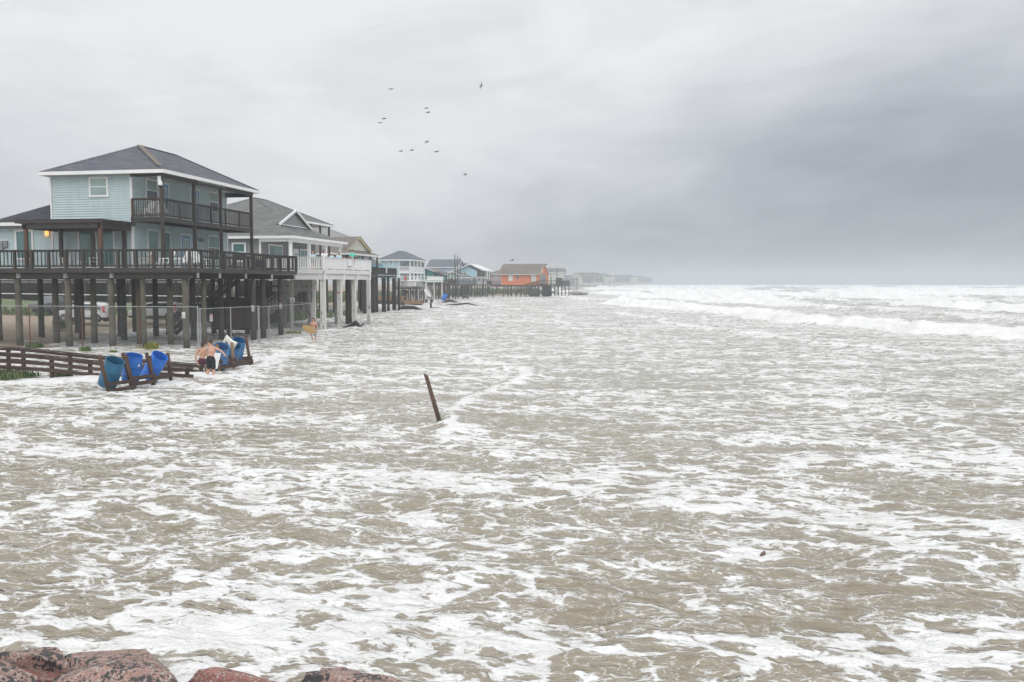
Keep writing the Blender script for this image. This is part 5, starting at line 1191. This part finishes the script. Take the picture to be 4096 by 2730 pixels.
plant(-31.0,45.6,-.02,.14,.22,50,'small low weed right of the bright tuft in the flooded yard',LEAF2)
plant(-29.6,47.2,.0,.45,.34,150,'yellow green weed clump behind the second drum, at the foot of the fence',LEAFY)
plant(-24.9,33.2,.0,.30,.34,120,'leafy green weed growing through the lower boards of the timber railing',LEAF)
plant(-37.6,47.6,.0,.3,.5,130,'grass tuft between the fence posts at the foot of the pilings',LEAF)
plant(-30.6,48.0,-.04,.2,.7,110,'low yellow green grass strip at the base of the fence behind the seated bather',LEAFY)
plant(-28.0,63.5,.0,.3,.6,140,'faint yellow weeds behind the dark fence post past the gate',LEAFY)
# grass: nobody could count it
m=MB(); rg=random.Random(5)
for _ in range(1500):
    x=-30.5+rg.random()*4.6; y=31.2+rg.random()*1.9; 
    if x>-27.0 and rg.random()<.6: continue
    blades(m,x,y,float(ground_z(x,y))*0+.02,.26,3,.12,.022,rg)
o=m.build('shore_grass',LEAF,None,recalc=False); tag(o,'patch of green beach weeds at the left edge by the timber railing','grass',kind='stuff')
m=MB(); rg=random.Random(9)
for _ in range(9000):
    x=-105+rg.random()*68; y=79+rg.random()*24
    if fbm(np.array([x*.12]),np.array([y*.12]),3,77)[0]<.40: continue
    blades(m,x,y,float(ground_z(x,y)),.75,1,.2,.09,rg)
for _ in range(6000):
    y=150+rg.random()*270; x=float(np.interp(y,EDGE_Y,EDGE_X))-4-rg.random()**1.5*40
    blades(m,x,y,float(ground_z(x,y)),.7,2,.9,.16,rg)
o=m.build('dune_grass',LEAF,None,recalc=False); tag(o,'green and yellow grass on the lots behind and between the houses','grass',kind='stuff')
# grassy bank behind
bk=grid_mesh('grass_bank',np.linspace(-120,-44,60),np.linspace(78,108,30),lambda X,Y:(ground_z(X,Y)+1.1*sst(79,88,Y)*sst(108,100,Y)*sst(-44,-52,X)*sst(-120,-112,X)*(.7+.5*fbm(X*.2,Y*.2,3,4))-.12,{}),mat_leaf('grass_bank_turf',(.055,.10,.025),(.10,.15,.04),(.20,.16,.09)))
tag(bk,kind='structure')
# ================================================================ people
SKIN=mat_simple('skin',(.50,.27,.185),(.58,.32,.225),.5,9); SKIN2=mat_simple('tanned_skin',(.46,.26,.17),(.52,.29,.195),.5,9)
HAIR_D=mat_simple('dark_brown_hair',(.022,.012,.008),(.05,.027,.016),.6,40); HAIR_R=mat_simple('auburn_hair',(.12,.045,.02),(.20,.085,.04),.6,30); HAIR_B=mat_simple('sandy_hair',(.30,.17,.09),(.40,.24,.13),.6,30)
def cloth(n,c): return mat_simple(n,c,tuple(min(1,v*1.2) for v in c),.85,14)
C_BLK=cloth('black_swim_shorts',(.014,.015,.018)); C_MAR=cloth('maroon_swim_shorts',(.075,.012,.035)); C_TUR=cloth('turquoise_shirt',(.12,.56,.46)); C_WHT=cloth('white_shirt',(.72,.73,.74)); C_LB=cloth('pale_blue_top',(.42,.60,.68)); C_GRY=cloth('grey_shorts',(.10,.10,.11)); C_ORG=cloth('orange_top',(.62,.25,.10)); C_KH=cloth('khaki_shorts',(.28,.22,.15))
def mat_stripes():
    m,t,b=newmat('striped_board_shorts'); P=t.node('ShaderNodeNewGeometry').outputs['Position']; z=t.xyz(P)[2]
    s=t.m('GREATER_THAN',t.m('SINE',t.m('MULTIPLY',t.m('ADD',z,t.m('MULTIPLY',t.noise(P,6),.05)),68)),0.1)
    t.put(b.inputs['Base Color'],t.mix(s,(.62,.62,.58),(.02,.02,.022))); b.inputs['Roughness'].default_value=.8; return m
C_STR=mat_stripes()
EYE=mat_simple('eye_dark',(.02,.015,.012),rough=.3); LIP=mat_simple('lip',(.32,.10,.08),rough=.5)
def remeshed(mb,name,mat,parent,voxel,smooth=4):
    o=mb.build('tmp',mat,parent,smooth=True); md=o.modifiers.new('r','REMESH'); md.mode='VOXEL'; md.voxel_size=voxel; md.use_smooth_shade=True
    s=o.modifiers.new('s','SMOOTH'); s.iterations=smooth; s.factor=.5
    dg=bpy.context.evaluated_depsgraph_get(); me=bpy.data.meshes.new_from_object(o.evaluated_get(dg)); me.name=name
    old=o.data; o.modifiers.clear(); o.data=me; bpy.data.meshes.remove(old); o.name=name
    if not me.materials: me.materials.append(mat)
    me.polygons.foreach_set('use_smooth',[True]*len(me.polygons)); return o
def limb(m,a,b,ra,rb,bul=0,n=10):
    a=Vector(a);b=Vector(b); m.tube([a,a.lerp(b,.3),a.lerp(b,.65),b],[ra,ra*(1+bul),(ra*.4+rb*.6)*(1+bul*.4),rb],n); m.ell(a,(ra,ra,ra),nu=10,nv=8); m.ell(b,(rb,rb,rb),nu=10,nv=8)
def person(label,loc,rz,J,hair,top=None,bottom=None,skin=None,S_=1.,hat=None,voxel=.014,short=True,group=None,hairlen=0,face=True,fingers=True,topcov='shirt',bpart=.62):
    """J: joints in the body frame (faces -y), metres. keys: pel che nek hed (centre of head) shL elL wrL shR ... hpL knL anL; look: yaw of head"""
    skin=skin or SKIN; r=thing('person',loc,label,'person',group,rz); o=Vector(loc)
    P={k:Vector(v)*S_+o for k,v in J.items() if hasattr(v,'__len__')}; yaw=J.get('look',0); tilt=J.get('tilt',0)
    m=MB(); ax=(P['che']-P['pel']); 
    sh=(P['shL']-P['shR']); shw=sh.length/2; shd=sh.normalized(); up=ax.normalized(); fw=shd.cross(up).normalized()
    rot=Matrix((shd,fw,up)).transposed()
    m.ell(P['pel'],(.155*S_,.105*S_,.12*S_),rot,14,10); m.ell(P['pel'].lerp(P['che'],.42),(.135*S_,.092*S_,.16*S_),rot,14,10)
    m.ell(P['che'],(shw*.86,.112*S_,.17*S_),rot,16,12); m.ell(P['che'].lerp(P['nek'],.62),(shw*.80,.085*S_,.08*S_),rot,14,8)
    limb(m,P['che'].lerp(P['nek'],.6),P['nek'],.075*S_,.055*S_); limb(m,P['nek'],P['hed'],.055*S_,.055*S_)
    for s in 'LR':
        limb(m,P['sh'+s],P['el'+s],.054*S_,.040*S_,.02); limb(m,P['el'+s],P['wr'+s],.041*S_,.027*S_,.08)
        limb(m,P['nek'].lerp(P['sh'+s],.35),P['sh'+s],.05*S_,.056*S_)
        limb(m,P['hp'+s],P['kn'+s],.088*S_,.057*S_,.02); limb(m,P['kn'+s],P['an'+s],.055*S_,.036*S_,.12)
        d=(P['wr'+s]-P['el'+s]).normalized(); hd=J.get('hd'+s); hd=Vector(hd).normalized() if hd else d
        pw=P['wr'+s]; q=hd.cross(fw); q=q.normalized() if q.length>.1 else shd; nn=hd.cross(q).normalized()
        rr=Matrix((q,nn,hd)).transposed(); m.ell(pw+hd*.045*S_,(.040*S_,.019*S_,.055*S_),rr,10,8)
        if fingers:
            for k,(off,ln) in enumerate(((-.028,.062),(-.0095,.076),(.0095,.072),(.028,.056))):
                b0=pw+hd*.085*S_+q*off*S_; b1=b0+(hd*.55+q*off*4)*ln*S_; b2=b1+(hd*.35+nn*.28)*ln*S_; m.tube([b0-hd*.02*S_,b0,b1,b2],[.010*S_,.0095*S_,.009*S_,.0075*S_],6)
            t0=pw+hd*.025*S_-q*.035*S_; m.tube([t0,t0+(hd*.03-q*.022)*S_,t0+(hd*.062-q*.028)*S_],[.012*S_,.011*S_,.008*S_],6)
        an=P['an'+s]; ft=Vector((0,-1,0)); m.ell(an+Vector((0,-.07,-.05))*S_,(.042*S_,.125*S_,.038*S_),None,10,6)
    hr=Matrix.Rotation(yaw,3,'Z')@Matrix.Rotation(tilt,3,'X'); c=P['hed']
    def H_(a,b_,e): return c+hr@(Vector((a,b_,e))*S_)
    m.ell(H_(0,.01,.03),(.076*S_,.095*S_,.098*S_),hr,16,12); m.ell(H_(0,-.028,-.05),(.055*S_,.062*S_,.062*S_),hr,12,10)
    m.ell(H_(0,-.10,-.005),(.013*S_,.022*S_,.026*S_),hr,8,6); m.ell(H_(0,-.088,-.062),(.028*S_,.013*S_,.012*S_),hr,8,6); m.ell(H_(0,-.082,.025),(.045*S_,.014*S_,.010*S_),hr,8,6)
    for s in (-1,1): m.ell(H_(s*.078,.012,-.002),(.012*S_,.02*S_,.032*S_),hr,8,6)
    body=remeshed(m,'body',skin,r,voxel)
    if face:
        for s in(-1,1): f=MB(); f.ell(H_(s*.030,-.083,.008),(.012*S_,.009*S_,.007*S_),hr,8,6); f.build('eye',EYE,r,smooth=True)
        f=MB(); f.ell(H_(0,-.093,-.060),(.022*S_,.010*S_,.006*S_),hr,8,6); f.build('mouth',LIP,r,smooth=True)
    f=MB(); f.ell(H_(0,.026,.052),(.088*S_,.098*S_,.092*S_),hr,14,10); 
    for k in range(14):
        a=k*.9; f.ell(H_(.055*math.cos(a),.02+.06*math.sin(a),.10+.02*math.sin(k*2.3)),(.03*S_,.03*S_,.025*S_),hr,8,6)
    f.ell(H_(0,.06,-.02-hairlen*.4),(.072*S_,.05*S_,(.07+hairlen*.5)*S_),hr,10,8)
    if hairlen>.05:
        for s in(-1,1): f.ell(H_(s*.07,.02,-.03-hairlen*.4),(.03*S_,.055*S_,(.08+hairlen*.5)*S_),hr,8,8)
    remeshed(f,'hair',hair,r,max(.012,voxel*.9),2)
    if hat:
        f=MB(); f.ell(H_(0,.015,.075),(.094*S_,.108*S_,.075*S_),hr,14,8); f.ell(H_(0,-.11,.065),(.07*S_,.07*S_,.012*S_),hr,10,6); f.build('cap',hat,r,smooth=True)
    if bottom:
        f=MB(); f.ell(P['pel']+up*.01*S_,(.180*S_,.150*S_,.135*S_),rot,14,10)
        for s in 'LR':
            k=P['hp'+s].lerp(P['kn'+s],bpart+.28 if not short else bpart); limb(f,P['hp'+s],k,.112*S_,.098*S_,.0); 
            f.tube([P['hp'+s].lerp(k,.6),k,k.lerp(P['kn'+s],.12)],[.098*S_,.100*S_,.098*S_],12)
        remeshed(f,'shorts',bottom,r,voxel*1.05,3)
    if top:
        f=MB(); f.ell(P['pel']+up*.07*S_,(.162*S_,.122*S_,.12*S_),rot,14,10); f.ell(P['pel'].lerp(P['che'],.5),(.152*S_,.118*S_,.18*S_),rot,14,10); f.ell(P['che'],(shw*.93,.130*S_,.18*S_),rot,16,12); f.ell(P['che'].lerp(P['nek'],.6),(shw*.84,.098*S_,.085*S_),rot,14,8)
        if topcov=='shirt':
            for s in 'LR': limb(f,P['sh'+s],P['sh'+s].lerp(P['el'+s],.62),.070*S_,.066*S_)
        remeshed(f,'shirt',top,r,voxel*1.05,3)
    return r
def stand(h=1.75,**kw):
    s=h/1.78
    J=dict(pel=(0,0,.97),che=(0,-.01,1.30),nek=(0,0,1.50),hed=(0,-.02,1.645),shL=(.19,0,1.44),elL=(.24,.02,1.14),wrL=(.22,-.10,.90),shR=(-.19,0,1.44),elR=(-.24,.02,1.14),wrR=(-.22,-.10,.90),hpL=(.09,0,.92),knL=(.10,-.03,.50),anL=(.10,.02,.08),hpR=(-.09,0,.92),knR=(-.10,-.03,.50),anR=(-.10,.02,.08))
    J.update(kw); return {k:(tuple(c*s for c in v) if hasattr(v,'__len__') and not k.startswith('hd') else v) for k,v in J.items()}
# the standing bather: back to the camera, arm round his friend; body frame turned 180 deg so that he faces away (+y): his left is picture-left
wz=-.34
J=dict(pel=(0.03,0,.99),che=(.00,-.10,1.30),nek=(.06,-.17,1.49),hed=(.13,-.20,1.625),shL=(.20,-.13,1.42),elL=(.42,-.20,1.27),wrL=(.66,-.20,1.13),shR=(-.17,-.10,1.43),elR=(-.42,-.02,1.33),wrR=(-.60,.10,1.22),
  hpL=(.11,0,.94),knL=(.14,-.06,.52),anL=(.22,.12,.20),hpR=(-.07,0,.94),knR=(-.09,-.02,.50),anR=(-.10,.05,.08),look=R(125),tilt=R(8),hdL=(.9,-.1,-.35),hdR=(-.65,.3,-.75))
person('shirtless person in black shorts standing in the surf, back turned, arm round the seated friend',(-19.05,34.75,wz),R(186),J,HAIR_D,None,C_BLK,SKIN,voxel=.0095,bpart=.70,S_=1.02)
J=dict(pel=(0,0,.10),che=(-.02,-.06,.44),nek=(0,-.07,.64),hed=(-.04,-.09,.80),shL=(.20,-.04,.58),elL=(.27,.08,.30),wrL=(.17,.06,.02),shR=(-.20,-.06,.58),elR=(-.25,-.04,.27),wrR=(-.16,-.26,.20),
  hpL=(.10,-.03,.06),knL=(.16,-.42,.10),anL=(.14,-.50,-.33),hpR=(-.10,-.03,.06),knR=(-.18,-.42,.12),anR=(-.16,-.48,-.32),look=R(-30))
person('shirtless person in maroon shorts sitting on the timber railing, back turned',(-20.15,35.95,.36),R(178),J,HAIR_D,None,C_MAR,SKIN2,voxel=.0095,face=False,bpart=.55)
# boy with skimboard
J=dict(pel=(0,0,.96),che=(0,-.02,1.27),nek=(0,-.03,1.46),hed=(.0,-.06,1.60),shL=(.18,-.01,1.40),elL=(.26,.0,1.12),wrL=(.25,-.16,.90),shR=(-.18,-.01,1.40),elR=(-.25,-.02,1.15),wrR=(-.22,-.26,1.06),
  hpL=(.09,0,.91),knL=(.12,-.06,.50),anL=(.13,.05,.10),hpR=(-.09,-.02,.91),knR=(-.10,-.34,.62),anR=(-.02,-.12,.30),look=R(6),tilt=R(14),hdR=(.1,-.3,-.9),hdL=(-.3,-.3,-.8))
bo=person('shirtless boy in black and white striped shorts wading with a skimboard',(-23.35,56.3,-.18),R(4),J,HAIR_D,None,C_STR,SKIN,voxel=.012,bpart=.85)
BOARD=mat_simple('varnished_board',(.33,.20,.065),(.42,.26,.09),.35,3,stretch=(1,1,6))
m=MB(); n=28; ra,rb_=.50,.235; q=Matrix.Rotation(R(22),3,'Y')@Matrix.Rotation(R(78),3,'X'); vs=[];fs=[]
for zz,k in ((-.012,.96),(-.006,1),(.006,1),(.012,.96)):
    for i in range(n): a=2*math.pi*i/n; vs.append(q@Vector((ra*k*math.cos(a)*(1+.06*math.cos(a)),rb_*k*math.sin(a),zz+.03*math.cos(a)**2))+Vector((-23.55,55.92,.82)))
for j in range(3):
    for i in range(n): fs.append((j*n+i,j*n+(i+1)%n,(j+1)*n+(i+1)%n,(j+1)*n+i))
fs+= [tuple(range(n))[::-1],tuple(range(3*n,4*n))]; m.add(vs,fs); tag(m.build('skimboard',BOARD),'yellow-brown oval skimboard held by the wading boy','skimboard')
# onlookers on the white deck
def on_deck(px,y,h,label,hair,top,skin=None,look=0,hat=None,hairlen=0,x=None,rz=0,bottom=C_GRY,arms=None):
    x=XY(px,y) if x is None else x; J=stand(h,look=look,**(arms or {}))
    return person(label,(x,y,z2),rz,J,hair,top,bottom,skin or SKIN,voxel=.018,hat=hat,hairlen=hairlen,group='onlookers on the white deck',fingers=True,S_=1)
rail=dict(elL=(.27,-.10,1.18),wrL=(.20,-.34,1.08),elR=(-.27,-.10,1.18),wrR=(-.20,-.34,1.08))
on_deck(1253,70.2,1.50,'person with pale reddish hair and light blue top at the front white railing',HAIR_B,C_LB,arms=rail,look=R(10),hairlen=.1,rz=R(10))
on_deck(1298,70.6,1.62,'person in white shirt with headband at the corner of the white deck',HAIR_D,C_WHT,arms=rail,look=R(40),hat=None,hairlen=.08,rz=R(35))
on_deck(1327,72.0,1.42,'person in white cap leaning low behind the seaward white railing',HAIR_D,C_LB,hat=C_WHT,arms=rail,look=R(50),rz=R(60))
on_deck(1357,73.2,1.52,'girl in pale blue sleeveless top at the seaward white railing',HAIR_D,C_LB,arms=rail,look=R(-20),rz=R(40),hairlen=.1)
on_deck(1350,74.3,1.35,'child in orange top half hidden left behind the girl',HAIR_B,C_ORG,arms=rail,look=R(30),rz=R(60))
on_deck(1378,75.0,1.12,'small auburn haired child whose head just clears the white railing',HAIR_R,C_ORG,look=R(60),rz=R(60))
on_deck(1392,75.6,1.12,'small brown haired child just left of the tall person in turquoise',HAIR_D,C_GRY,look=R(60),rz=R(60))
on_deck(1411,76.1,1.90,'tall person in turquoise shirt looking down over the white railing',HAIR_D,C_TUR,arms=dict(elL=(.27,.0,1.16),wrL=(.12,-.30,1.10),elR=(-.27,.0,1.16),wrR=(-.12,-.30,1.10),hed=(0,-.07,1.63),tilt=R(18)),look=R(-10),rz=R(45),bottom=C_KH)
for px,lb,mt_ in ((1629,'left of two people in dark shirts under the far dark deck',C_BLK),(1649,'right of two people in dark shirts under the far dark deck',C_BLK)):
    yy=174.; person(lb,(XY(px,yy),yy,.75),R(20),stand(1.75),HAIR_D,mt_,C_KH if px<1640 else C_GRY,SKIN,voxel=.03,face=False,fingers=True)
# ================================================================ birds
FEA=mat_simple('grey_brown_feathers',(.07,.065,.06),(.14,.13,.12),.8,12)
def bird(px,py,dist,yaw,lw,label,size=1.,bank=0):
    """lw: (inner, outer) wing angles above the horizontal for left and right wings"""
    d=ray(px,py); k=dist/d.length*1.0; c=Vector((0,0,3.9))+d*(dist/d.y)
    r=thing('seabird',c,label,'bird','seabirds flying in a loose flock',yaw); s=size
    m=MB()
    m.tube([c+Vector(v)*s for v in ((-.46,0,.02),(-.36,0,.035),(-.22,0,.01),(-.02,0,0),(.16,0,.0),(.26,0,.03),(.33,0,.05),(.38,0,.045),(.50,0,.02))],[.004*s,.03*s,.05*s,.085*s,.075*s,.042*s,.042*s,.03*s,.006*s],8); m.build('body',FEA,r,smooth=True)
    for sd,(a1,a2) in zip((1,-1),lw):
        p0=Vector((.06,sd*.05,.03)); p1=p0+Vector((.10,sd*.34*math.cos(a1),.34*math.sin(a1))); p2=p1+Vector((-.20,sd*.46*math.cos(a2),.46*math.sin(a2)))
        ch=[(.22,.0),(.20,.0),(.03,0)]; vs=[]
        for p,cw in zip((p0,p1,p2),(.20,.19,.03)):
            vs+=[p+Vector((cw*.45,0,0)),p+Vector((0,0,.018)),p-Vector((cw*.75,0,0)),p-Vector((0,0,.01))]
        fs=[]
        for j in range(2):
            for i in range(4): fs.append((j*4+i,j*4+(i+1)%4,(j+1)*4+(i+1)%4,(j+1)*4+i))
        fs+=[(3,2,1,0),(8,9,10,11)]
        m=MB(); m.add([c+v*s for v in vs],fs); m.build('wing',FEA,r)
B_=[(1564,357,78,(.3,.0),(-.5,-.3),'seabird at the upper left of the flock, alone'),(1923,344,70,(1.0,1.3),(-.9,-1.3),'seabird at the upper right of the flock, wings steeply banked'),
(1704,434,85,(.5,.3),(-.3,-.2),'upper of two seabirds close together near the middle of the flock'),(1711,451,85,(.6,.4),(-.3,-.7),'lower of two seabirds close together near the middle of the flock'),
(1536,476,82,(.4,.1),(.1,-.5),'upper of the two leftmost seabirds'),(1520,492,82,(.3,.0),(-.2,-.4),'lower of the two leftmost seabirds'),
(1706,569,80,(.7,.3),(-.2,-.7),'seabird with tilted wings above the low line of three'),(1603,606,86,(.6,.2),(-.1,-.4),'left seabird of the low line of three'),(1646,602,82,(.6,.2),(0,-.4),'middle seabird of the low line of three'),(1745,608,80,(.6,.1),(-.1,-.3),'right seabird of the low line of three'),
(1860,700,90,(.4,.6),(.3,.1),'lowest seabird of the flock, away to the right'),(2048,1042,130,(.5,-.2),(.2,-.9),'single seabird flying low over the orange house roof')]
for px,py,dd,a,b_,lb in B_: bird(px,py,dd,R(rnd.uniform(-12,12)),(a,b_),lb,size=(.46 if dd==70 else .60) if dd<100 else .9)
# ================================================================ granite boulders
def mat_granite(name,dark=.5,base=(.30,.185,.15)):
    m,t,b=newmat(name); tc=t.node('ShaderNodeTexCoord').outputs['Object']
    w=t.vm('ADD',tc,t.vm('SCALE',t.vm('SUBTRACT',t.noise(tc,30,2,.5,col=True),(.5,.5,.5)),None,.03))
    v=t.node('ShaderNodeTexVoronoi'); t.put(v.inputs['Vector'],w); v.inputs['Scale'].default_value=55
    s=t.xyz(v.outputs['Color'])
    c=t.mix(t.mr(s[0],0,1),tuple(q*.75 for q in base),tuple(min(1,q*1.35) for q in base))
    c=t.mix(t.m('GREATER_THAN',s[1],.86),c,(.38,.34,.31))
    n=t.noise(tc,3.2,5,.65); n2=t.noise(tc,26,3,.6)
    k=t.m('ADD',t.m('MULTIPLY',n,.55),t.m('MULTIPLY',n2,.45)); 
    c=t.mix(t.mr(k,dark+.02,dark+.06),c,(.035,.033,.033)); c=t.mix(t.mr(t.noise(tc,1.1,3),.5,.7,0,.45),c,(.20,.11,.09))
    wz=t.xyz(t.node('ShaderNodeNewGeometry').outputs['Position'])[2]; c=t.mix(t.mr(t.m('ADD',wz,t.m('MULTIPLY',n,.12)),.10,.30,.6,0),c,(.06,.04,.035))
    t.put(b.inputs['Base Color'],c); b.inputs['Roughness'].default_value=.32
    t.put(b.inputs['Normal'],t.bump(t.m('ADD',t.noise(tc,14,5,.7),t.m('MULTIPLY',s[0],.3)),.6,.03)); return m
G1=mat_granite('pink_granite',.495); G2=mat_granite('speckled_granite',.465); G3=mat_granite('wet_red_granite',.56,(.25,.11,.09))
gg='pink granite boulders of the revetment'
boulder(-6.12,7.58,-.08,1,G2,'dark speckled pink boulder at the left edge, rearmost',group=gg,seed=3,sub=5,rz=R(8),dims=(.56,.30,.48))
boulder(-5.18,7.64,-.10,1,G1,'broad flat-topped pink granite slab reaching into the surf',group=gg,seed=12,sub=6,rz=R(3),dims=(.95,.40,.44),amp=.06,sharp=.05)
boulder(-5.02,7.12,.06,1,G2,'rounded speckled boulder in front of the flat slab',group=gg,seed=21,sub=6,rz=R(-10),dims=(.90,.30,.52))
boulder(-6.05,6.98,.08,1,G2,'pale speckled boulder in the bottom left corner',group=gg,seed=8,sub=6,rz=0,dims=(.55,.29,.48))
boulder(-5.95,7.33,-.05,1,G3,'smooth reddish wet rock between the two left boulders',group=gg,seed=31,sub=5,rz=R(5),dims=(.66,.25,.36),amp=.06)
boulder(-3.78,7.26,.04,1,G3,'low reddish ridge of rock at the bottom edge right of the flat slab',group=gg,seed=44,sub=5,rz=R(-4),dims=(.78,.22,.44))
boulder(-2.75,7.24,.03,1,G2,'long pink granite boulder cut by the bottom edge of the picture',group=gg,seed=52,sub=6,rz=R(2),dims=(.95,.30,.56))
boulder(-1.74,7.32,.06,1,G1,'small pink rock at the bottom edge, rightmost of the row',group=gg,seed=71,sub=5,dims=(.26,.18,.45),rz=0)
boulder(1.43,13.0,-.05,1,G1,'small brown rock breaking the foam far out in the foreground water',group=gg,seed=5,sub=3,dims=(.07,.05,.10))
m=MB(); m.tube([(-9.5,10.05,.03),(-8.6,9.75,.045),(-7.7,9.5,.0)],[.016,.018,.010],6); tag(m.build('driftwood',BROWNV),'thin brown stick floating in foam at the left edge','driftwood',group='driftwood in the shallows')
# ---------------------------------------------------------------- sea haze and spray
HX0,HX1,HY0,HY1=-1600,4000,-500,4000
mb=MB(); mb.box(HX0,HX1,HY0,HY1,-7,34)
mh=bpy.data.materials.new('haze_air'); mh.use_nodes=True; t=NT(mh.node_tree); t.n.clear()
pv=t.node('ShaderNodeVolumePrincipled'); pv.inputs['Color'].default_value=(.70,.745,.785,1); pv.inputs['Density'].default_value=.0009; pv.inputs['Anisotropy'].default_value=.0
o=t.node('ShaderNodeOutputMaterial'); t.l.new(pv.outputs[0],o.inputs['Volume'])
hz=mb.build('haze',mh); tag(hz,kind='stuff'); hz.display_type='WIRE'
